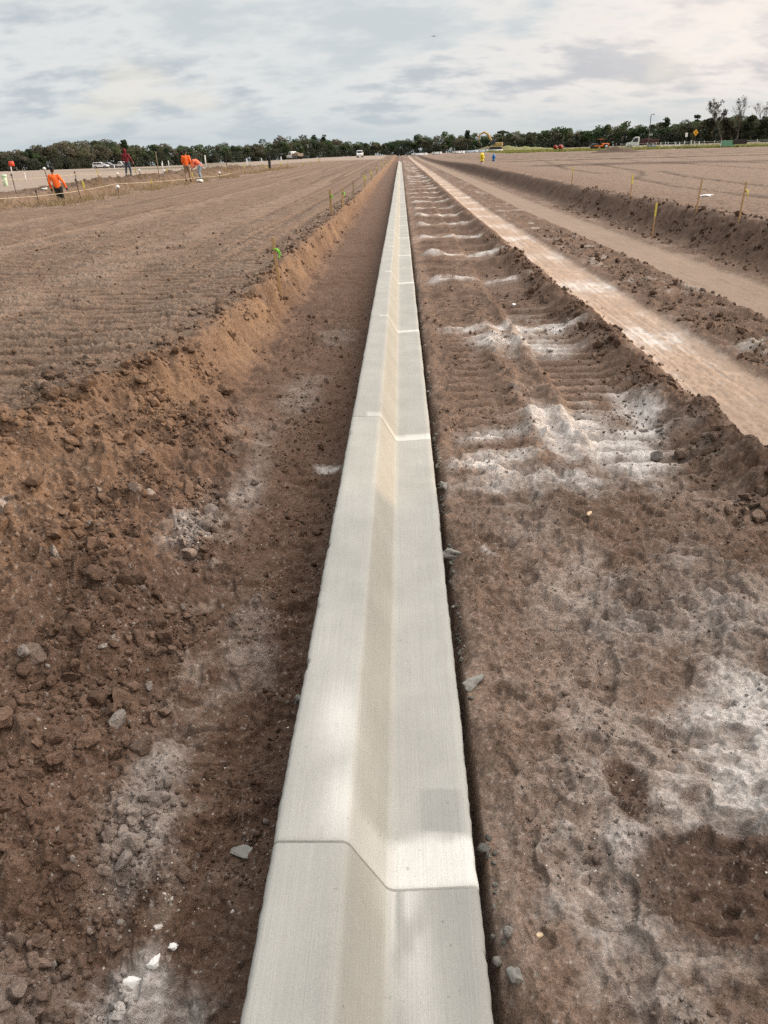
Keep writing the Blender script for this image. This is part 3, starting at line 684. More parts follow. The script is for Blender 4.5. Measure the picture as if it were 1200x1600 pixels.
make_stake('bare wooden stake leaning right at the right bank edge, between two yellow topped stakes', 5.60, 15.4, .62, lean=(0, .07), group=GR)
make_stake('wooden stake with small yellow top, rightmost stake on the right bank edge', 5.56, 13.3, .64, lean=(0, .05), top=None, ribbon=YEL, group=GR)
make_stake('pale yellow stake on the right bank edge behind the lowest stake', 5.63, 20.0, .55, lean=(0, .01), top=YEL, group=GR)
make_stake('small yellow topped stake farthest back on the right bank edge', 5.79, 27.8, .55, lean=(0, .03), top=YEL, group=GR)
GL = 'stakes around the far left trench'
LS = [(-12.43, 32.3, .78, .10, 'bright yellow stake leaning left beside a dark pin, nearest stake of the far left trench'),
      (-17.62, 48.1, .76, .08, 'yellow stake leaning beyond the left trench, between nearest orange worker and red jacket'),
      (-12.41, 40.9, .50, -.03, 'short yellow stake beside a white lump, below right of the red jacketed person'),
      (-18.63, 58.1, .70, .02, 'yellow stake just right of the red jacketed person'),
      (-17.37, 61.5, .72, .0, 'pale stake behind the trench midway between red jacket and the orange shirt at its right'),
      (-11.93, 47.4, .66, .03, 'yellow stake right beside the tan trousered worker in orange'),
      (-16.96, 80.6, .60, .05, 'yellow stake with spread top to the right of the bending worker'),
      (-12.99, 69.1, .80, .01, 'tall yellow stake midway between the bending worker and the figure in black')]
for x, y, h, ln, lab in LS: make_stake(lab, x, y, h, lean=(0, -ln), top=YEL, group=GL, w=.06)
for i, (x, y) in enumerate(((-15.6, 93.), (-15.2, 92.), (-16.4, 113.), (-12.9, 95.), (-12.0, 112.), (-14.3, 143.), (-12.6, 78.), (-12.3, 86.), (-12.1, 104.), (-12.2, 124.), (-16.2, 101.), (-13.0, 134.))):
    make_stake('small yellow stake in the distant row along the left trench near the black figure', x, y, .62+.12*math.sin(i*3), lean=(0, .05*math.sin(i*7)), top=YEL, group='far yellow stakes of the left trench row', w=.07)
def make_pin(label, x, y, h, cap=False, lean=0., group=None):
    root = thing('marker_pin', label, 'pin', (x, y, gz(x, y)-.03), rot=(0, lean, 0), group=group)
    MB().tube([(0, 0, -.15), (0, 0, h*.5), (.005, 0, h)], .020, 7).build('rod', DARK, root)
    if cap: MB().lathe([(.02, h-.05), (.085, h-.03), (.085, h+.03), (.05, h+.075), (.012, h+.085)], n=12).build('safety_cap', WHT, root, True)
    else: MB().box((0, 0, h-.05), (.07, .05, .09), bev=.01).build('clamp', DARK, root)
GP = 'steel pins of the left trench'
for x, y, h, cap, ln, lab in ((-18.47, 39.1, .90, False, -.06, 'dark steel pin behind the left trench, leftmost of the pins'),
        (-14.9, 33.4, .92, False, -.05, 'dark steel pin holding the pale string left of the nearest orange worker'),
        (-17.68, 44.8, .78, False, -.05, 'dark steel pin just right of the nearest orange worker, behind the trench'),
        (-12.62, 32.1, .80, False, -.10, 'dark leaning pin touching the bright yellow nearest stake'),
        (-18.26, 42.5, .90, True, -.10, 'pin with white cap right behind the nearest orange worker'),
        (-12.44, 36.0, .36, True, 0, 'short pin with round white cap at the trench lip right of the yellow nearest stake'),
        (-18.14, 52.8, .36, True, 0, 'white capped pin just left of the red jacketed person'),
        (-18.45, 58.3, .40, True, 0, 'white capped pin right behind the stake at the red jacketed person'),
        (-18.9, 66., .45, True, 0, 'white capped pin alone on the far side beyond the red jacket, near the tall post'),
        (-12.5, 57., .42, True, .05, 'white capped pin in the trench right of the bending worker')):
    make_pin(lab, x, y, h, cap, ln, GP)
def string(label, pts):
    P = []
    for a, b in zip(pts, pts[1:]):
        for i in range(8):
            t = i/8; P.append((a[0]+(b[0]-a[0])*t, a[1]+(b[1]-a[1])*t, a[2]+(b[2]-a[2])*t-.05*math.sin(math.pi*t)))
    P.append(pts[-1]); o = MB().tube(P, .012, 5).build('guide_string', STRING, None, True)
    tag(o, label, 'string', 'string lines over the left trench')
def at(x, y, h): return (x, y, gz(x, y)+h)
string('pale string line in front of the nearest orange worker ending at the yellow nearest stake', [(-14.6, 22., .85), at(-14.9, 33.4, .66), (-13.9, 40.0, .75), at(-12.44, 52.0, .25), at(-12.3, 60., .25)])
string('upper pale string line behind the nearest orange worker', [(-19.2, 30., 1.0), at(-18.47, 39.1, .62), at(-17.68, 44.8, .6), at(-17.5, 60., .4)])
def post(label, x, y, h, r, mat, cat='post', group=None, name='marker_post', lean=0., capm=None):
    root = thing(name, label, cat, (x, y, gz(x, y)-.05), rot=(0, lean, 0), group=group)
    MB().lathe([(r, -.2), (r, h-.02), (r*.7, h)], n=12).build('shaft', mat, root, True)
    MB().lathe([(r*1.25, h-.10), (r*1.25, h), (r*.8, h+.05)], n=12).build('cap', capm or mat, root, True)
post('tall thin weathered post right of the red jacketed person', -17.44, 59.5, 1.75, .030, WOODG)
post('tall dark thin post standing alone on a small mound right of the bending worker', -18.0, 86., 1.35, .035, DARK)
post('pale green pipe riser standing upright at the left edge of the photograph', -26.6, 55., .72, .14, paint('pale_green_pvc', (.52, .68, .48), .5), 'pipe')
post('short slim white post between the green pipe riser and the nearest worker', -31.0, 67.7, .62, .05, WHT)
for i, px in enumerate(((-63.9, 135.), (-41.5, 144.), (-41.0, 146.5), (-27.3, 147.5), (-24.7, 148.), (-46., 160.), (-52., 150.), (-21.5, 150.))):
    post('slim white plastic post on the pale sand far beyond the left trench', px[0], px[1], 1.1+.2*math.sin(i*4), .075, WHT, group='white posts on the far left sand')
post('tallest white post behind the bending worker', -34.3, 146., 1.9, .11, WHT)

# ------------------------------------------------------------ single clods and litter
def clod(label, x, y, s, mat, seed, name='dirt_clod', cat='clod', sink=.3, group=None):
    V0, F0 = ico(4); U = lumpy(V0, seed, .42)
    n3 = fbm(U[:, 0]+seed+.7*U[:, 2], U[:, 1]+.6*U[:, 2], 2.6, 3, 9); W = U*(1+.30*n3)[:, None]*np.array(s)
    z, c = terrain(np.array([x]), np.array([y]), True); c = c[:, :3]
    col = np.repeat(c, len(W), 0)*1.06
    o = link(name, np_mesh(name, W, F0, True, col), mat, None, (x, y, float(z[0])+s[2]*(.62-sink)), (0, 0, seed)); tag(o, label, cat, group)
clod('largest rounded brown clod amid the loose clods on the near left slope', -1.20, 2.33, (.058, .056, .055), SOIL, 3)
clod('reddish brown slab of clay jutting in from the left photo edge above the loose clods', -2.02, 3.02, (.10, .065, .05), SOIL, 5, name='clay_slab')
clod('angular brown clod lowest of the big ones, above the white rubble', -.885, 1.70, (.036, .030, .028), SOIL, 8)
clod('dull brown clod close to the left photo edge, below the largest rounded one', -1.16, 1.86, (.034, .034, .028), SOIL, 12)
clod('flat brown clod at the foot of the slope beside the trodden band', -.93, 1.82, (.040, .032, .026), SOIL, 15)
clod('dark upturned clod casting a shadow alone on the left field near the photo edge', -2.95, 4.95, (.085, .045, .05), SOIL, 19)
clod('dark clod standing out high on the trench bank below the orange cut', -1.30, 5.5, (.06, .05, .045), SOIL, 22)
clod('pale grey spilled mortar patch pressed into soil left of the curb by the near joint', -.40, 1.42, (.040, .030, .012), LUMP, 31, 'mortar_lump', 'lump', .1)
clod('grey mortar lump touching the left curb side, above the pressed patch', -.305, 2.02, (.022, .028, .02), LUMP, 33, 'mortar_lump', 'lump')
clod('dark grey mortar chunk at the right gutter edge below the near joint', .268, 1.045, (.016, .030, .022), LUMP, 35, 'mortar_lump', 'lump')
clod('long grey mortar chunk clinging to the right gutter edge, second section from the viewer', .262, 2.02, (.022, .055, .026), LUMP, 37, 'mortar_lump', 'lump')
clod('bluish grey mortar lump right of the gutter where the lit curb face begins', .262, 2.92, (.028, .045, .03), LUMP, 39, 'mortar_lump', 'lump')
clod('grey mortar lump right of the gutter just before the second joint', .262, 3.75, (.022, .05, .026), LUMP, 41, 'mortar_lump', 'lump')
CREAM = paint('cream_pebble', (.62, .47, .30), .7); PALE = paint('pale_chalk_stone', (.66, .64, .60), .9, var=.2, scale=30)
clod('small tan pebble lying alone on dirt right of the near joint', .342, 1.145, (.0085, .011, .005), CREAM, 43, 'pebble', 'pebble')
clod('round pale pebble resting on the brown ruts, mid right', .93, 3.30, (.016, .014, .012), CREAM, 45, 'pebble', 'pebble', .1)
clod('biggest white chalky rock in the rubble at lower left', -.575, 1.075, (.024, .026, .019), PALE, 47, 'chalk_rock', 'rock')
clod('smaller white chalky rock right beside the biggest one at lower left', -.53, 1.10, (.014, .018, .014), PALE, 49, 'chalk_rock', 'rock')
clod('bright white chalky rock at the right end of the lower left rubble', -.495, 1.135, (.012, .011, .011), PALE, 51, 'chalk_rock', 'rock')
clod('scrap of white litter lying on the right field near the stakes', 7.1, 19.1, (.16, .10, .03), WHT, 53, 'litter_scrap', 'litter', -.1)
clod('tiny white scrap lying on the rutted ground between curb and ridge', 1.31, 8.8, (.05, .03, .012), WHT, 55, 'litter_scrap', 'litter', -.1)
clod('white bag lump at the trench lip left of the tan trousered worker', -12.3, 50.5, (.22, .16, .12), WHT, 57, 'litter_bag', 'bag', 0)
clod('white bag lump behind the left trench, left of the nearest orange worker', -18.2, 41.7, (.22, .14, .09), WHT, 59, 'litter_bag', 'bag', 0)

# ------------------------------------------------------------ people
SKIN = paint('skin', (.30, .17, .11), .6, var=.08); HAIR = paint('dark_hair', (.02, .017, .015), .7)
def capsules(name, segs, mat, parent, vox=.016, smooth=4):
    """tapered limbs merged by a voxel remesh into one continuous surface"""
    mb = MB()
    for a, b, ra, rb in segs:
        a, b = Vector(a), Vector(b); d = (b-a); L_ = max(d.length, 1e-4); n = 12; pr = []
        for i in range(5): t = math.pi/2*i/4; pr.append((max(.0015, ra*math.sin(t)), -ra*math.cos(t)))
        for i in range(5): t = math.pi/2*i/4; pr.append((max(.0015, rb*math.cos(t)), L_+rb*math.sin(t)))
        q = d.to_track_quat('Z', 'Y'); k0 = len(mb.b.verts); mb.lathe(pr, n=n); mb.b.verts.ensure_lookup_table()
        for v in list(mb.b.verts)[k0:]: v.co = a+q @ v.co
    o = mb.build(name, mat, parent, True)
    md = o.modifiers.new('one_surface', 'REMESH'); md.mode = 'VOXEL'; md.voxel_size = vox; md.use_smooth_shade = True
    sm = o.modifiers.new('soften', 'SMOOTH'); sm.iterations = smooth; sm.factor = .5
    return o
def lerp(a, b, t): return tuple(a[i]+(b[i]-a[i])*t for i in range(3))
def person(label, loc, rz, J, shirt, trousers, cap=None, hood=False, group=None, gloves=None):
    root = thing('person', label, 'person', loc, rz, group)
    hd = Vector(J['head']); nk = Vector(J['neck']); ch = Vector(J['chest']); pv = Vector(J['pelvis'])
    fw = Vector(J.get('face', (0, 1, 0))).normalized(); sd_ = fw.cross(Vector((0, 0, 1))).normalized(); upv = sd_.cross(fw).normalized()
    S = [(pv, ch, .125, .135), (ch, nk, .12, .055), (nk, hd, .052, .058), (hd-upv*.03, hd+upv*.055, .078, .092), (hd-upv*.075+fw*.035, hd-upv*.02+fw*.03, .045, .065),
         (hd+fw*.09+upv*.015, hd+fw*.115-upv*.022, .011, .017), (hd+sd_*.088+upv*.01, hd+sd_*.09-upv*.03, .013, .010), (hd-sd_*.088+upv*.01, hd-sd_*.09-upv*.03, .013, .010)]
    fing = []
    for s in ('l', 'r'):
        sh, el, wr, hp, kn, an = (Vector(J[k+s]) for k in ('sh', 'el', 'wr', 'hp', 'kn', 'an'))
        S += [(ch, sh, .10, .062), (sh, el, .056, .043), (el, wr, .042, .028), (pv, hp, .11, .095), (hp, kn, .088, .060), (kn, an, .056, .040), (an, an+fw*.14-Vector((0, 0, .045)), .045, .035)]
        d = (wr-el).normalized(); cr = d.cross(fw).normalized() if abs(d.dot(fw)) < .95 else d.cross(Vector((0, 0, 1))).normalized(); pn = d.cross(cr)
        S += [(wr, wr+d*.075, .028, .036)]
        for i, (o_, l_) in enumerate(((-.030, .072), (-.010, .082), (.010, .078), (.029, .062))):
            b0 = wr+d*.085+pn*o_; b1 = b0+d*l_*.5+cr*.012; b2 = b1+d*l_*.35+cr*.030
            S += [(b0, b1, .0095, .0085), (b1, b2, .0085, .007)]
        t0 = wr+d*.03-pn*.030; S += [(t0, t0+d*.035-pn*.022, .011, .010), (t0+d*.035-pn*.022, t0+d*.062-pn*.020+cr*.012, .010, .008)]
    body = capsules('body', S, SKIN, root, .011, 3)
    C_ = [(pv+Vector((0, 0, .02)), ch, .150, .165), (ch, lerp(ch, nk, .75), .15, .075)]
    for s in ('l', 'r'):
        sh, el, wr = (Vector(J[k+s]) for k in ('sh', 'el', 'wr')); C_ += [(ch, sh, .125, .082), (sh, el, .076, .060), (el, lerp(el, wr, .93), .060, .044)]
    if hood: C_ += [(nk, hd-fw*.02, .09, .115), (hd-fw*.03, hd+upv*.06-fw*.02, .11, .105)]
    capsules('shirt', C_, shirt, root, .014, 5)
    T_ = [(pv-Vector((0, 0, .02)), pv+Vector((0, 0, .05)), .140, .140)]
    for s in ('l', 'r'):
        hp, kn, an = (Vector(J[k+s]) for k in ('hp', 'kn', 'an')); T_ += [(pv, hp, .130, .115), (hp, kn, .108, .078), (kn, lerp(kn, an, .92), .076, .064)]
    capsules('trousers', T_, trousers, root, .014, 5)
    for s in ('l', 'r'):
        an = Vector(J['an'+s]); capsules('boot', [(an+Vector((0, 0, .05)), an-Vector((0, 0, .02)), .055, .058), (an-Vector((0, 0, .03)), an+fw*.16-Vector((0, 0, .055)), .055, .042)], BLK, root, .014, 3)
        if gloves:
            el, wr = Vector(J['el'+s]), Vector(J['wr'+s]); d = (wr-el).normalized(); capsules('glove_cuff', [(wr-d*.05, wr+d*.06, .040, .044)], gloves, root, .012, 2)
    if not hood: capsules('hair', [(hd+upv*.045-fw*.02, hd+upv*.06, .090, .093), (hd-fw*.045-upv*.03, hd-fw*.03+upv*.04, .065, .085)], HAIR, root, .013, 3)
    if cap: 
        c = MB(); q = Matrix((sd_, fw, upv)).transposed()
        c.lathe([(.108, .045), (.110, .07), (.100, .115), (.065, .15), (.012, .162)], n=18)
        c.box((0, .125, .052), (.15, .12, .014), bev=.006)
        for v in c.b.verts: v.co = hd+q @ v.co
        c.build('cap', cap, root, True)
    for s_ in (-1, 1):
        e = MB(); e.lathe([(.003, -.008), (.009, -.004), (.009, .004), (.003, .008)], n=8)
        for v in e.b.verts: v.co = hd+fw*.088+sd_*(.032*s_)+upv*.018+v.co
        e.build('eye', BLK, root, True)
    return root
def pose(lean=(0, 0), **k):
    lx, ly = lean
    J = dict(pelvis=(0, 0, .95), chest=(lx*.6, ly*.6, 1.30), neck=(lx*.9, ly*.9, 1.50), head=(lx, ly, 1.66),
             shl=(-.19+lx*.75, ly*.75, 1.42), ell=(-.27+lx*.5, ly*.5-.03, 1.13), wrl=(-.27+lx*.3, ly*.3+.06, .88),
             shr=(.19+lx*.75, ly*.75, 1.42), elr=(.28+lx*.5, ly*.5-.03, 1.13), wrr=(.30+lx*.3, ly*.3+.06, .88),
             hpl=(-.09, 0, .90), knl=(-.12, .03, .50), anl=(-.14, -.02, .10), hpr=(.09, 0, .90), knr=(.12, .03, .50), anr=(.14, -.02, .10))
    J.update(k); return J
ORG = paint('orange_hi_vis', (.95, .16, .025), .7, var=.08, scale=5); ORP = paint('coral_hi_vis', (.92, .19, .10), .7, var=.08, scale=5)
def stand(x, y, dz=0): return (x, y, gz(x, y)+dz)
person('worker in orange shirt and dark trousers standing knee deep in the far left trench', stand(-15.6, 37.2, -.01), R(8),
       pose((-.13, .02), face=(-.75, .65, 0), knl=(-.05, .05, .50), anl=(-.03, -.03, .10), knr=(.13, .02, .50), anr=(.17, -.05, .10), elr=(.30, -.06, 1.14), wrr=(.36, .02, .90)),
       ORG, paint('dark_trousers', (.030, .032, .028), .85), cap=BLK, gloves=BLK)
person('person in dark red hooded jacket and blue grey jeans standing on the far spoil bank', stand(-18.9, 57.3, .0), R(-10),
       pose((-.05, -.02), face=(-.8, .6, 0), anl=(-.19, -.02, .10), knl=(-.15, .03, .5), anr=(.20, -.04, .10), knr=(.16, .03, .5), elr=(.33, -.03, 1.16), wrr=(.42, .02, .95)),
       paint('dark_red_jacket', (.16, .012, .018), .75, var=.3), paint('blue_grey_jeans', (.065, .085, .115), .85), hood=True)
person('worker in orange shirt and tan trousers walking away beside a yellow stake', stand(-13.2, 51.2, .02), R(5),
       pose((.0, .04), face=(.05, 1, -.1), anl=(-.11, -.16, .14), knl=(-.10, .06, .50), anr=(.12, .16, .10), knr=(.11, .12, .52), ell=(-.25, .04, 1.14), wrl=(-.22, .20, .98), elr=(.27, -.02, 1.14), wrr=(.27, .10, .92)),
       ORG, paint('tan_trousers', (.30, .21, .14), .85), cap=BLK)
person('worker in coral orange shirt and pale blue jeans bending forward to the left', stand(-13.4, 55.4, .02), R(80),
       pose((0, 0), face=(0, .75, -.65), pelvis=(0, -.05, .93), chest=(0, .25, 1.17), neck=(0, .42, 1.27), head=(0, .55, 1.33),
            shl=(-.18, .34, 1.20), ell=(-.22, .42, .92), wrl=(-.16, .62, .82), shr=(.18, .34, 1.20), elr=(.22, .42, .92), wrr=(.18, .60, .78),
            hpl=(-.09, -.04, .88), knl=(-.13, .05, .48), anl=(-.14, -.12, .10), hpr=(.09, -.04, .88), knr=(.13, .12, .48), anr=(.16, .16, .10)),
       ORP, paint('pale_jeans', (.26, .33, .38), .85), cap=BLK)
person('small distant figure dressed all in black standing by the row of yellow stakes', stand(-14.4, 91.5, .0), R(70),
       pose((0, .03), face=(0, 1, -.1), ell=(-.25, .10, 1.16), wrl=(-.08, .28, 1.14), elr=(.25, .10, 1.16), wrr=(.06, .28, 1.20)),
       paint('black_jacket', (.014, .014, .016), .85), paint('black_trousers', (.015, .015, .017), .85), hood=True)

# ------------------------------------------------------------ hydrants
def hydrant(label, x, y, col, base_col, s=1.0):
    root = thing('fire_hydrant', label, 'hydrant', (x, y, gz(x, y)-.02), R(25)); root.scale = (s, s, s)
    MB().lathe([(.16, -.1), (.16, .03), (.115, .04), (.115, .22)], n=18).build('lower_barrel', base_col, root, True)
    b = MB(); b.lathe([(.115, .22), (.17, .225), (.17, .27), (.125, .275), (.125, .62), (.165, .625), (.165, .665), (.15, .67), (.135, .74), (.08, .81), (.03, .83)], n=20)
    b.build('barrel', col, root, True)
    for ax, c, r_, l_ in (('x', (.12, 0, .50), .065, .10), ('x', (-.22, 0, .50), .065, .10), ('y', (0, -.24, .46), .085, .13)):
        MB().lathe([(r_*.8, 0), (r_, .01), (r_, l_*.6), (r_*1.15, l_*.62), (r_*1.15, l_)], c, ax, 14).build('nozzle_cap', col, root, True)
    MB().lathe([(.035, .82), (.035, .87), (.022, .875)], n=5).build('operating_nut', col, root)
hydrant('yellow fire hydrant standing at the right field edge far along the road', 5.95, 60.5, paint('hydrant_yellow', (.78, .60, .035), .4, var=.1), paint('primer_pink', (.45, .33, .32), .7), .90)
hydrant('blue hydrant shaped valve standing on the right field, right of the yellow one', 7.9, 70.5, paint('hydrant_blue', (.035, .17, .42), .45, var=.15), paint('hydrant_blue_grey', (.10, .20, .34), .6), .78)

# ------------------------------------------------------------ vehicles and machines
GLS = paint('dark_glass', (.02, .024, .028), .12, spec=.6, var=.1); CHR = paint('grey_rim', (.35, .35, .35), .4, .6); LAMP = paint('headlamp_lens', (.7, .7, .68), .2); RLAMP = paint('tail_lens', (.35, .02, .015), .3)
def wheel(root, x, y, r, w):
    t = MB().lathe([(r*.60, -w/2), (r*.93, -w/2), (r, -w*.32), (r, w*.32), (r*.93, w/2), (r*.60, w/2)], (x, y, r), 'x', 22).build('wheel', BLK, root, True)
    MB().lathe([(r*.10, -w*.53), (r*.58, -w*.52), (r*.62, -w*.4), (r*.62, w*.4), (r*.58, w*.52), (r*.10, w*.53)], (x, y, r), 'x', 16).build('rim', CHR, t, True)
def car(name, label, cat, loc, rz, body, kind, group=None):
    """local +y is the front"""
    root = thing(name, label, cat, loc, rz, group)
    if kind == 'suv':
        out = [(-2.25, .42), (-2.30, .75), (-2.22, 1.05), (-2.02, 1.62), (-1.75, 1.76), (.15, 1.78), (.42, 1.70), (1.02, 1.14), (2.05, 1.00), (2.28, .82), (2.30, .42)]
        win = [[(-1.95, 1.12), (-1.82, 1.60), (-.95, 1.64), (-.95, 1.12)], [(-.87, 1.12), (-.87, 1.64), (-.05, 1.64), (-.05, 1.12)], [(.03, 1.12), (.03, 1.64), (.30, 1.60), (.82, 1.12)]]
    else:
        out = [(-2.75, .52), (-2.78, 1.10), (-.62, 1.10), (-.55, 1.20), (-.45, 1.78), (-.30, 1.86), (.62, 1.86), (.85, 1.78), (1.35, 1.22), (2.45, 1.10), (2.68, .95), (2.70, .50)]
        win = [[(-.36, 1.26), (-.30, 1.70), (.22, 1.74), (.22, 1.26)], [(.30, 1.26), (.30, 1.74), (.66, 1.72), (1.10, 1.26)]]
    wy = (-1.38, 1.42) if kind == 'suv' else (-1.75, 1.75)
    MB().prism(out, -.90, .90, .06).build('body', body, root, False)
    for w_ in win:
        for s in (-1, 1): MB().prism(w_, s*.895-.012, s*.895+.012).build('side_window', GLS, root)
    a, b = ((.47, 1.66), (.98, 1.18)) if kind == 'suv' else ((.90, 1.74), (1.31, 1.27))
    d = Vector((0, b[0]-a[0], b[1]-a[1])); nrm = Vector((0, -d.z, d.y)).normalized()*-.01
    mb = MB(); mb.box((0, (a[0]+b[0])/2, (a[1]+b[1])/2+.01), (1.5, .02, d.length), rot=(math.atan2(-d.y, d.z)+math.pi, 0, 0)); mb.build('windscreen', GLS, root)
    for y in wy:
        for s in (-1, 1):
            MB().lathe([(.02, -.02), (.44, -.02), (.44, .02), (.02, .02)], (s*.885, y, .40), 'x', 22).build('wheel_arch', BLK, root, True)
            wheel(root, s*.82, y, .37, .24)
    yf, yb = out[-1][0], out[0][0]
    for s in (-1, 1):
        MB().box((s*.66, yf-.03, .82), (.36, .12, .16), bev=.03).build('headlight', LAMP, root)
        MB().box((s*.78, yb+.03, .92), (.16, .12, .30), bev=.03).build('tail_light', RLAMP, root)
        MB().box((s*.98, .62 if kind == 'suv' else .98, 1.16), (.16, .10, .14), bev=.03).build('wing_mirror', body, root)
    MB().box((0, yf+.02, .50), (1.7, .14, .22), bev=.04).build('bumper', DARK, root)
    return root
WPAINT = paint('white_car_paint', (.74, .74, .73), .3, var=.03); SILV = paint('silver_grey_paint', (.30, .31, .31), .35)
car('parked_suv', 'white van like utility car parked side on before the trees at far left', 'car', stand(-91.5, 252), R(-88), WPAINT, 'suv')
car('pickup_truck', 'white pickup parked facing the viewer behind the red jacketed person', 'pickup', stand(-90.5, 268), R(-120), WPAINT, 'pickup')
car('parked_suv', 'dull grey car parked between the two white vehicles at far left', 'car', stand(-95.8, 271), R(-95), SILV, 'suv')
def box_truck(label, loc, rz, cabc, boxc, k=1.0):
    root = thing('work_truck', label, 'truck', loc, rz); root.scale = (k, k, k)
    MB().prism([(.9, .55), (.9, 2.45), (1.05, 2.62), (2.0, 2.62), (2.25, 2.45), (2.75, 1.55), (3.9, 1.35), (4.05, 1.15), (4.05, .55)], -1.1, 1.1, .07).build('cab', cabc, root)
    for s in (-1, 1):
        MB().prism([(1.25, 1.50), (1.25, 2.35), (2.05, 2.35), (2.5, 1.50)], s*1.095-.012, s*1.095+.012).build('side_window', GLS, root)
        MB().box((s*.80, 4.05, 1.0), (.35, .10, .22), bev=.03).build('headlight', LAMP, root)
        MB().box((s*1.28, 2.35, 1.95), (.12, .12, .40), bev=.03).build('wing_mirror', DARK, root)
        for y in (-2.6, -1.5, 3.1): wheel(root, s*.98, y, .50, .30)
    mb = MB(); mb.box((0, 2.52, 2.02), (1.9, .02, .95), rot=(R(29), 0, 0)); mb.build('windscreen', GLS, root)
    MB().box((0, -1.3, .85), (1.0, 5.2, .25), bev=.03).build('chassis', DARK, root)
    b = MB(); b.box((0, -1.5, 1.45), (2.2, 4.2, .95), bev=.06); b.box((0, -1.0, 2.0), (1.3, 1.4, .5), bev=.1); b.build('rear_body', boxc, root)
    return root
box_truck('white work truck with dark rear parked beside the light pole on the far right', stand(59.6, 207.5), R(75), WPAINT, paint('dark_maroon_body', (.09, .03, .03), .6, var=.3))
box_truck('small white truck standing on the horizon beyond the left trench, left of the curb end', stand(-30, 238), R(40), WPAINT, paint('dusty_tan_body', (.30, .24, .18), .7), .8)
box_truck('tiny white truck seen end on where the left field meets the trees', stand(-10.3, 214), R(178), WPAINT, paint('pale_body', (.45, .45, .43), .6), .62)
RED = paint('red_machine_paint', (.26, .022, .016), .6, var=.25); ORM = paint('orange_machine_paint', (.70, .16, .02), .45)
def roller(label, loc, rz, colr, name='road_roller'):
    root = thing(name, label, 'roller', loc, rz)
    MB().lathe([(.1, -.85), (.72, -.85), (.75, -.82), (.75, .82), (.72, .85), (.1, .85)], (0, 1.5, .75), 'x', 26).build('drum', colr if name != 'road_roller' else DARK, root, True)
    MB().box((0, -.9, 1.05), (1.5, 1.9, .75), bev=.12).build('engine_cover', colr, root)
    fr = MB(); fr.box((-.95, .9, .85), (.12, 2.3, .22), bev=.03); fr.box((.95, .9, .85), (.12, 2.3, .22), bev=.03); fr.build('drum_frame', colr, root)
    for s in (-1, 1):
        wheel(root, s*.78, -1.0, .65, .45)
        for y in (-.3, .45): MB().tube([(s*.62, y, 1.1), (s*.60, y, 2.25)], .04, 8).build('canopy_post', DARK, root)
    MB().box((0, .08, 2.29), (1.45, 1.2, .08), bev=.03).build('canopy', colr, root)
    MB().box((0, .0, 1.35), (.5, .5, .5), bev=.08).build('seat', BLK, root)
    return root
roller('orange and black compact road roller standing on the grass left of the dirt heap', stand(47.4, 199.5), R(100), ORM)
def tank(label, loc, rz, r, colr):
    root = thing('round_tank', label, 'tank', loc, rz)
    MB().lathe([(.1, -.9), (r*.6, -.84), (r*.9, -.66), (r, -.45), (r, .45), (r*.9, .66), (r*.6, .84), (.1, .9)], (0, 0, r+.35), 'x', 24).build('tank_shell', colr, root, True)
    for s in (-1, 1): MB().box((s*.5, 0, .25), (.10, r*1.5, .6), bev=.03).build('cradle', DARK, root)
    MB().lathe([(.16, 0), (.16, .14), (.10, .16)], (0, 0, 2*r+.32), 'z', 12).build('filler_cap', DARK, root, True)
tank('dark red rounded tank standing on the grass line, left of the pair', stand(40.8, 221.3), R(70), .48, RED)
tank('dark red rounded tank standing on the grass line, right of the pair', stand(42.6, 223.5), R(60), .52, RED)
hop = thing('red_hopper', 'red tapered hopper on a dark stand before the trees at far left', 'hopper', stand(-100.3, 212.5), .3)
MB().lathe([(.5, 1.2), (.75, 1.3), (.62, 2.35), (.50, 2.4)], n=18).build('hopper_shell', paint('hopper_red', (.62, .07, .035), .5), hop, True)
MB().box((0, 0, .75), (2.2, 1.4, .5), bev=.08).build('trailer_bed', DARK, hop)
for s in (-1, 1): wheel(hop, s*.95, 0, .35, .22)
ex = thing('excavator', 'tan excavator with raised arm working on the dark mound before the trees', 'excavator', stand(29.5, 259.0, -.2), R(80))
EXY = paint('excavator_tan', (.46, .30, .11), .5)
for s in (-1, 1):
    tr = MB(); tr.prism([(-1.9, .35), (-1.6, .05), (1.6, .05), (1.9, .35), (1.9, .55), (1.6, .85), (-1.6, .85), (-1.9, .55)], s*1.15-.3, s*1.15+.3, .05); tr.build('track', DARK, ex)
MB().box((0, -.5, 1.55), (2.4, 3.0, 1.0), bev=.15).build('house', EXY, ex)
MB().box((-.75, .75, 2.1), (.95, 1.3, 1.5), bev=.12).build('cab', GLS, ex)
MB().tube([(.2, .9, 1.6), (.2, 2.6, 4.4), (.2, 3.6, 5.0), (.2, 5.0, 4.5)], [.3, .34, .3, .22], 8).build('boom', EXY, ex)
MB().tube([(.2, 5.0, 4.7), (.2, 5.3, 3.4), (.2, 5.2, 2.2)], [.24, .2, .15], 8).build('arm', EXY, ex)
MB().prism([(5.0, 2.3), (5.6, 2.1), (5.4, 1.3), (4.7, 1.2), (4.4, 1.6)], -.35, .75, .06).build('bucket', DARK, ex)
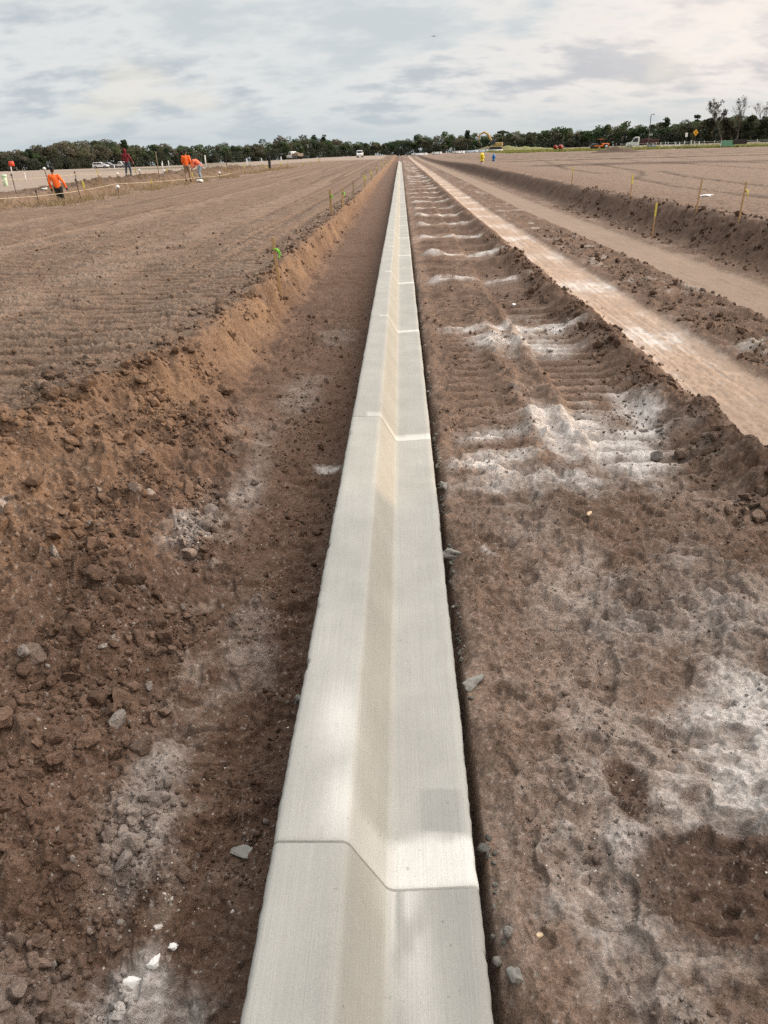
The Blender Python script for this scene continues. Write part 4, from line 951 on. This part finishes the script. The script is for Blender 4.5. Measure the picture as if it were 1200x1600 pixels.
# pipe bundles and pallets lying by the mound
PIPEB = paint('pale_blue_pipe', (.48, .55, .62), .5); PIPEW = paint('white_pipe', (.68, .68, .67), .5)
def bundle(label, x, y, rz, mat, n, l):
    root = thing('pipe_bundle', label, 'pipes', stand(x, y), rz, 'pipe bundles lying before the mound')
    for r_ in range(2):
        for i in range(n-r_):
            MB().lathe([(.13, -l/2), (.16, -l/2), (.16, l/2), (.13, l/2)], (0, (i+r_*.5-n/2)*.33, .16+r_*.28), 'x', 12).build('pipe', mat, root, True)
    for s in (-.3, .3): MB().box((s*l, -.16, .36), (.06, n*.34, .70), bev=.02).build('strap_frame', WOODG, root)
for x, y, rz, mt, n, l, lab in ((4.9, 214.9, .05, PIPEW, 3, 4.2, 'long low bundle of white pipes lying just beyond the curb end'), (9.4, 215, -.1, PIPEW, 3, 2.6, 'short bundle of white pipes, second beyond the curb end'),
        (15.6, 224.5, .1, PIPEW, 4, 3.2, 'bundle of white pipes heaped left of the yellow hydrant'), (19.4, 231.2, -.1, PIPEB, 5, 4.2, 'pale blue pipe bundle above the yellow hydrant'),
        (23.2, 238.8, .05, PIPEB, 5, 3.6, 'pale blue pipe bundle between the hydrants in view'), (27.2, 238.4, .0, PIPEW, 5, 3.6, 'white pipe bundle at the foot of the excavator mound')):
    bundle(lab, x, y, rz, mt, n, l)

# ------------------------------------------------------------ pole, signs, fence on the right
pl = thing('light_pole', 'tall dark light pole beside the white work truck on the far right', 'lamp', stand(60.4, 206.0), R(-60))
MB().lathe([(.20, -.1), (.20, .35), (.11, .4), (.085, 7.3)], n=14).build('shaft', DARK, pl, True)
MB().tube([(0, 0, 7.2), (.25, 0, 7.35), (.55, 0, 7.36)], .05, 8).build('arm', DARK, pl, True)
MB().box((.75, 0, 7.35), (.6, .32, .13), bev=.04).build('lamp_head', DARK, pl)
MB().box((.75, 0, 7.28), (.44, .24, .02)).build('lens', LAMP, pl)
MB().box((.5, 0, 3.0), (1.3, .04, .42), bev=.01).build('street_sign', paint('pale_sign', (.5, .53, .5), .5), pl)
def sign(name, label, x, y, h, shape, col, mark=None):
    root = thing(name, label, 'sign', stand(x, y), R(18))
    MB().tube([(0, .03, -.2), (0, .03, h)], .05, 8).build('pole', DARK, root)
    p = MB()
    if shape == 'diamond': p.box((0, 0, h-.1), (1.0, .03, 1.0), rot=(0, R(45), 0), bev=.01)
    else: p.box((0, 0, h-.25), (.62, .03, .85), bev=.01)
    pn = p.build('sign_panel', col, root)
    if mark is not None:
        k = MB(); k.box((.0, -.020, h-.05), (.12, .012, .52), rot=(0, R(25), 0)); k.box((.08, -.020, h-.28), (.34, .011, .11)); k.build('symbol', mark, pn)
sign('warning_sign', 'orange yellow diamond warning sign on a post before the right trees', 67.3, 193.6, 3.1, 'diamond', paint('sign_amber', (.72, .33, .02), .4), BLK)
sign('traffic_sign', 'small white rectangular sign on a post left of the amber diamond', 65.5, 194.3, 2.85, 'rect', paint('sign_white', (.74, .74, .73), .4), None)
sign('traffic_sign', 'black rectangular sign seen from behind, between the roller and the white truck', 54.6, 208., 2.7, 'rect', DARK, None)
MESH = paint('pale_mesh', (.52, .55, .52), .7); 
fen = thing('mesh_fence', 'pale wire and post fence running along the green verge at far right', 'fence', (62., 180., 0), 0)
fpts = [(52+i*1.55, 199-i*1.70) for i in range(0, 22)]
for i, (x, y) in enumerate(fpts):
    z = gz(x, y); MB().lathe([(.06, -.2), (.06, 1.25), (.03, 1.3)], (x-62, y-180, z), 'z', 8).build('post', WHT if i % 3 else MESH, fen, True)
for k, h in enumerate((1.12, .72, .35)):
    MB().tube([(x-62, y-180, gz(x, y)+h) for x, y in fpts], .022, 5).build('rail_wire', MESH, fen, True)
sheet = MB()
for (xa, ya), (xb, yb) in zip(fpts[::1], fpts[1::1]):
    za, zb = gz(xa, ya), gz(xb, yb)
    for i in range(6):
        t = i/6; x, y, z = xa+(xb-xa)*t-62, ya+(yb-ya)*t-180, za+(zb-za)*t
        sheet.tube([(x, y, z+.06), (x, y, z+1.1)], .010, 4)
sheet.build('wire_mesh', MESH, fen)
for i, (x, y, c_) in enumerate(((60.2, 190.0, PIPEB), (61.6, 189.2, PIPEB), (62.2, 188.4, WHT), (63.0, 187.6, PIPEB), (64.2, 186.8, WHT), (59.0, 191.4, WHT), (57.6, 192.6, PIPEB), (65.4, 185.2, WHT))):
    post('blue or white service pipe stub standing by the fence left of the white sign', x, y, 1.25+.2*math.sin(i*5), .09, c_, 'pipe', 'service pipe stubs at the fence', 'pipe_stub')
gp = thing('green_panel', 'pale green mesh panel leaning on the fence near the right photo edge', 'panel', stand(66.6, 172.0), R(-25))
MB().box((0, 0, .65), (2.6, .06, 1.2), bev=.02).build('sheet', paint('green_mesh', (.22, .46, .30), .7), gp)
for s in (-1, 1): MB().box((s*1.36, 0, .7), (.09, .09, 1.5), bev=.01).build('post', WHT, gp)
bb = thing('black_board', 'black rectangular board on two legs by the fence near the right photo edge', 'board', stand(66.9, 167.0), R(-20))
MB().box((0, 0, 1.0), (2.6, .07, .85), bev=.02).build('panel', DARK, bb)
for s in (-1, 1): MB().box((s*.9, .06, .4), (.08, .05, 1.0)).build('leg', WOODG, bb)

# ------------------------------------------------------------ green verge tufts
def build_grass():
    r_ = np.random.RandomState(31); n = 9000
    x = 24+70*r_.rand(n); u = 172+62*r_.rand(n)**1.3; y = u-.55*(x-60)
    k = fbm(x, y, .12, 3, 401) > -.18; x, y = x[k], y[k]; n = len(x); z = terrain(x, y); h = .16+.26*r_.rand(n); a = r_.rand(n)*6.28; w = .22+.2*r_.rand(n)
    dx, dy = np.cos(a)*w, np.sin(a)*w
    V = np.stack([np.stack([x-dx, y-dy, z-.02], -1), np.stack([x+dx, y+dy, z-.02], -1), np.stack([x+dx*.7+.05, y+dy*.7, z+h], -1), np.stack([x-dx*.6, y-dy*.6+.05, z+h*.8], -1)], 1).reshape(-1, 3)
    g = r_.rand(n, 1); c = np.array((.14, .17, .035))*(1-g)+np.array((.27, .25, .09))*g
    o = link('grass', np_mesh('grass', V, np.arange(4*n).reshape(-1, 4), False, np.repeat(c, 4, 0)), LEAF); tag(o, kind='stuff')
    # straw weeds on the lips of the far left trench
    n = 9000; x = np.where(r_.rand(n) < .5, -12.55, -17.3)+.45*r_.randn(n); y = 27+70*r_.rand(n)**1.2
    k = fbm(x, y, .30, 3, 405) > .0; x, y = x[k], y[k]; n = len(x); z = terrain(x, y); h = .06+.20*r_.rand(n); a = r_.rand(n)*6.28; w = .012+.022*r_.rand(n)
    dx, dy = np.cos(a)*w, np.sin(a)*w; lx, ly = .12*r_.randn(n)*1, .12*r_.randn(n)
    V = np.stack([np.stack([x-dx, y-dy, z-.02], -1), np.stack([x+dx, y+dy, z-.02], -1), np.stack([x+dx*.3+lx, y+dy*.3+ly, z+h], -1), np.stack([x-dx*.3+lx, y-dy*.3+ly, z+h*.9], -1)], 1).reshape(-1, 3)
    g = r_.rand(n, 1); c = np.array((.22, .155, .085))*(1-g)+np.array((.32, .25, .15))*g
    o = link('dry_weeds', np_mesh('dry_weeds', V, np.arange(4*n).reshape(-1, 4), False, np.repeat(c, 4, 0)), LEAF); tag(o, kind='stuff')
def leaf_material():
    mt, N, L, b = new_mat('foliage'); b.inputs['Roughness'].default_value = .75; b.inputs['Specular IOR Level'].default_value = .15
    at = N.new('ShaderNodeAttribute'); at.attribute_name = 'Col'; L.new(at.outputs['Color'], b.inputs['Base Color'])
    tr = N.new('ShaderNodeBsdfTranslucent'); L.new(at.outputs['Color'], tr.inputs['Color'])
    ms = N.new('ShaderNodeMixShader'); ms.inputs[0].default_value = .42; L.new(b.outputs[0], ms.inputs[1]); L.new(tr.outputs[0], ms.inputs[2])
    L.new(ms.outputs[0], N['Material Output'].inputs['Surface']); return mt
LEAF = leaf_material()
build_grass()

# ------------------------------------------------------------ trees
def leaf_cloud(cent, rad, n, size, col, r_, shell=.55, var=.35):
    """n leaf clumps (quads) through ellipsoids; cent (k,3), rad (k,3)"""
    k = r_.randint(0, len(cent), n); d = r_.randn(n, 3); d /= np.linalg.norm(d, axis=1)[:, None]
    rr = (shell+(1-shell)*r_.rand(n, 1))**.6
    p = cent[k]+d*rad[k]*rr
    a = r_.randn(n, 3)+d*.6; a /= np.linalg.norm(a, axis=1)[:, None]; t = np.cross(a, r_.randn(n, 3)); t /= np.linalg.norm(t, axis=1)[:, None]; b = np.cross(a, t)
    s = (size*(.55+.9*r_.rand(n, 1))); e = .55+.5*r_.rand(n, 1)
    V = np.stack([p-t*s-b*s*e*.3, p+t*s*.2-b*s*e, p+t*s+b*s*e*.4, p-t*s*.3+b*s*e], 1)
    g = r_.rand(len(cent), 1)[k]; c = np.asarray(col)*(1+var*(g-.5)*2)*(1+.22*(r_.rand(n, 1)-.5))
    return V.reshape(-1, 3), np.repeat(c, 4, 0)
def tube_np(pts, rad, n=6):
    V = []; F = []
    for i, p in enumerate(pts):
        p = Vector(p); d = (Vector(pts[min(i+1, len(pts)-1)])-Vector(pts[max(i-1, 0)])).normalized(); q = d.to_track_quat('Z', 'Y')
        for k in range(n): V.append(p+q @ Vector((rad[i]*math.cos(6.283*k/n), rad[i]*math.sin(6.283*k/n), 0)))
    for i in range(len(pts)-1):
        for k in range(n): F.append((i*n+k, i*n+(k+1) % n, (i+1)*n+(k+1) % n, (i+1)*n+k))
    return np.array([v[:] for v in V]), np.array(F)
def join(parts):
    V = []; F = []; C = []; o = 0
    for v, f, c in parts: V.append(v); F.append(np.asarray(f)+o); C.append(c); o += len(v)
    return np.concatenate(V), np.concatenate(F), np.concatenate(C)
GREENS = [(.040, .060, .030), (.034, .050, .028), (.055, .066, .032), (.066, .066, .040), (.080, .074, .052), (.046, .068, .028)]
def build_wood():
    r_ = np.random.RandomState(77); parts = []
    def one(x, y, h, w, col, n, dens=1.0):
        z = gz(x, y); c = []; rd = []
        lo = .10 if r_.rand() < .6 else .35
        for k in range(r_.randint(5, 9)):
            t = lo+(.93-lo)*r_.rand(); a = r_.rand()*6.28; sp = w*(.85-.6*abs(t-.5))*r_.rand()
            c.append((x+sp*math.cos(a), y+sp*math.sin(a), z+h*t)); s = w*(.34+.22*r_.rand()); rd.append((s, s, s*.72))
        c = np.array(c); rd = np.array(rd); rd[:, 2] = np.minimum(rd[:, 2], z+h-c[:, 2]+.3)
        v, cc = leaf_cloud(c, rd, n, .36, col, r_, .45); parts.append((v, np.arange(len(v)).reshape(-1, 4), cc))
        tv, tf = tube_np([(x, y, z-.3), (x+.2*r_.randn(), y, z+h*.4), (x+.4*r_.randn(), y, z+h*.85)], [.22, .16, .05], 4)
        parts.append((tv, tf, np.tile(np.array([[.10, .085, .07]]), (len(tv), 1))))
    def prof(ratio):       # distance and canopy height of the wood edge by bearing
        D = np.interp(ratio, [-.62, -.42, -.2, -.02, .1, .25, .4, .62], [400, 415, 520, 590, 560, 470, 380, 330])
        Ht = np.interp(ratio, [-.62, -.50, -.44, -.40, -.37, -.33, -.27, -.19, -.14, -.10, -.05, -.02, .05, .10, .16, .22, .30, .36, .42, .48, .60], [9.3, 8.9, 10.4, 14.4, 15.2, 13.0, 11.8, 11.6, 15.4, 15.2, 11.6, 11.4, 14.6, 12.8, 12.0, 12.4, 11.8, 10.6, 11.4, 11.6, 11.5])
        return D, Ht
    for row, (dd, cnt) in enumerate(((0, 190), (9, 170), (22, 150), (40, 110))):
        for i in range(cnt):
            ratio = -.66+1.32*(i+.8*r_.rand())/cnt; D, Ht = prof(ratio); D += dd+6*r_.rand()
            s = D/math.hypot(1, ratio); big = r_.rand() < .22
            h = Ht*(.80+.10*r_.rand()+(.11 if big else 0))*(1.0 if row else .85); col = GREENS[r_.randint(len(GREENS))]
            if ratio < -.30 and r_.rand() < .35: col = (.088, .080, .058)
            one(ratio*s, s, h, h*(.36+.16*r_.rand()), np.array(col)*1.6, 700 if row < 2 else 420)
    # scrub along the wood's foot
    n = 420; ra = -.66+1.32*r_.rand(n)
    c = []; rd = []
    for q in ra:
        D, Ht = prof(q); D -= 4*r_.rand(); s = D/math.hypot(1, q); x, y = q*s, s; hh = 2.6+5.2*r_.rand(); c.append((x, y, gz(x, y)+hh*.45)); rd.append((3.0, 2.0, hh*.55))
    v, cc = leaf_cloud(np.array(c), np.array(rd), 60000, .34, (.062, .068, .048), r_, .3); parts.append((v, np.arange(len(v)).reshape(-1, 4), cc))
    V, F, C = join(parts); o = link('woodland', np_mesh('woodland', V, F, False, np.clip(C, .01, .3)), LEAF); tag(o, kind='stuff')
    print('wood quads', len(F))
build_wood()
def pine(label, x, y, h, crown, seed, cat='tree', flat=False):
    r_ = np.random.RandomState(seed); root = thing('pine_tree', label, cat, stand(x, y, -.2))
    tv, tf = tube_np([(0, 0, -.5), (.1, .1, h*.4), (.3*r_.randn(), 0, h*.75), (.2*r_.randn(), 0, h*.97)], [.24, .20, .13, .05], 7)
    link('trunk', np_mesh('trunk', tv, tf), TRUNK, root)
    c = []; rd = []
    for k in range(9):
        t = (.90+.06*r_.rand()) if flat else (1-crown)+crown*(.1+.88*r_.rand()); a = r_.rand()*6.28; s = h*(.20 if flat else .14*(1.25-t+crown*.4))
        c.append((s*math.cos(a)*r_.rand()**.5*(1.2 if flat else 1), s*math.sin(a)*r_.rand()**.5, h*t)); q = h*(.085+.05*r_.rand()); rd.append((q, q, q*(.35 if flat else .62)))
    v, cc = leaf_cloud(np.array(c), np.array(rd), 420, .42, (.045, .062, .034), r_, .3)
    link('crown', np_mesh('crown', v, np.arange(len(v)).reshape(-1, 4), False, cc), LEAF, root)
pine('slender pine topping the wood left of centre, left of two', -59.8, 587, 15.6, .35, 2)
pine('slender pine topping the wood left of centre, right of two', -53.6, 587, 15.3, .35, 3)
pine('flat topped umbrella shaped tree above the excavator mound', 50.7, 420, 9.3, .1, 4, flat=True)
pine('bushy palm like tree rising just left of the umbrella shaped tree', 37.5, 470, 11.4, .4, 5)
pine('rounded pine rising above the right wood by the amber sign', 128., 410, 11.6, .35, 6)
pine('tallest round pine between the amber sign and the bare tree', 141., 406, 12.4, .4, 7)
pine('slim pine poking above the left wood over the red jacketed person', -133., 402, 11.6, .3, 8)
def bare_tree(label, x, y, h, spread, seed, leaves):
    r_ = random.Random(seed); rn = np.random.RandomState(seed); root = thing('bare_tree', label, 'tree', stand(x, y, -.2)); parts = []; tips = []
    def grow(p, d, l, r0, lev):
        pts = [p]; q = p.copy(); dd = d.copy()
        for i in range(4):
            dd = (dd+Vector((r_.gauss(0, .16), r_.gauss(0, .16), r_.gauss(.05, .1)))).normalized(); q = q+dd*l/4; pts.append(q.copy())
        v, f = tube_np(pts, [r0*(1-.13*i) for i in range(5)], 5); parts.append((v, f, np.zeros((len(v), 3))))
        if lev == 0: tips.append(q[:]); return
        if lev == 1: tips.append(pts[2][:])
        for k in range(3 if lev > 1 else 4):
            a = r_.uniform(0, 6.28); s = spread*r_.uniform(.6, 1.2); nd = (dd+Vector((math.cos(a)*s, math.sin(a)*s, r_.uniform(-.1, .4)))).normalized()
            grow(pts[-1] if k < 2 else pts[r_.choice((1, 2, 3))], nd, l*r_.uniform(.55, .8), r0*.55, lev-1)
    grow(Vector((0, 0, -.4)), Vector((0, 0, 1)), h*.40, .30, 5)
    V, F, _ = join(parts); k = h/V[:, 2].max(); V *= k
    link('trunk', np_mesh('trunk', V, F), TRUNK, root)
    if leaves:
        T = np.array(tips)*k; c = T[rn.rand(len(T)) < leaves]; v, cc = leaf_cloud(c, np.full((len(c), 3), .50), len(c)*5, .20, (.065, .060, .045), rn, .2)
        link('crown', np_mesh('crown', v, np.arange(len(v)).reshape(-1, 4), False, cc), LEAF, root)
bare_tree('tall dark half bare tree with clumped foliage, biggest tree at the right', 106.5, 280.5, 14.0, .62, 5, .45)
bare_tree('thin leafless tree leaning close to the right side of the half bare tree', 110.8, 279, 14.2, .34, 9, .04)
bare_tree('leafless branching tree at the right photo edge', 117.6, 276, 12.8, .55, 13, .03)
def bush_tree(label, x, y, h, w, col, seed):
    r_ = np.random.RandomState(seed); root = thing('leafy_tree', label, 'tree', stand(x, y, -.2)); c = []; rd = []
    tv, tf = tube_np([(0, 0, -.4), (.1, 0, h*.4), (.2, .1, h*.8)], [.26, .2, .08], 7); link('trunk', np_mesh('trunk', tv, tf), TRUNK, root)
    for k in range(11):
        t = .15+.75*r_.rand(); a = r_.rand()*6.28; s = w*(.9-.6*abs(t-.45))*r_.rand(); q = w*(.32+.2*r_.rand()); c.append((s*math.cos(a), s*math.sin(a), h*t)); rd.append((q, q, q*.8))
    v, cc = leaf_cloud(np.array(c), np.array(rd), 1500, .32, col, r_, .4); link('crown', np_mesh('crown', v, np.arange(len(v)).reshape(-1, 4), False, cc), LEAF, root)
for x, y, h, w, cl, sd_, lab in ((103, 284, 7.6, 3.2, (.060, .062, .042), 1, 'low dark leafy tree at the left foot of the half bare tree'), (109, 282, 8.0, 3.0, (.070, .066, .045), 2, 'brownish leafy tree under the thin leafless tree'),
        (114, 279, 8.8, 3.4, (.052, .060, .034), 3, 'dense dark leafy tree between the bare trees at the right'), (119, 276, 7.6, 3.2, (.062, .066, .040), 4, 'leafy tree at the right photo edge under the leafless one'), (98, 288, 6.8, 3.2, (.070, .072, .045), 6, 'low olive leafy tree left of all the bare trees')):
    bush_tree(lab, x, y, h, w, cl, sd_)

# ------------------------------------------------------------ a bird high over the wood
bd = thing('bird', 'tiny dark bird gliding in the grey sky above the curb end', 'bird', (6.0, 150.0, 19.8), R(30))
bm_ = MB(); bm_.tube([(0, -.22, 0), (0, -.12, .02), (0, .05, .02), (0, .16, .03), (0, .24, .01)], [.01, .05, .06, .04, .01], 8)
for s in (-1, 1):
    bm_.tube([(0, .04, .03), (s*.22, .07, .12), (s*.42, .0, .10), (s*.58, -.10, .05)], [.035, .030, .022, .006], 6)
bm_.build('body', DARK, bd, True)
MB().prism([(-.20, .0), (-.42, .005), (-.42, .02), (-.20, .03)], -.07, .07).build('tail', DARK, bd)
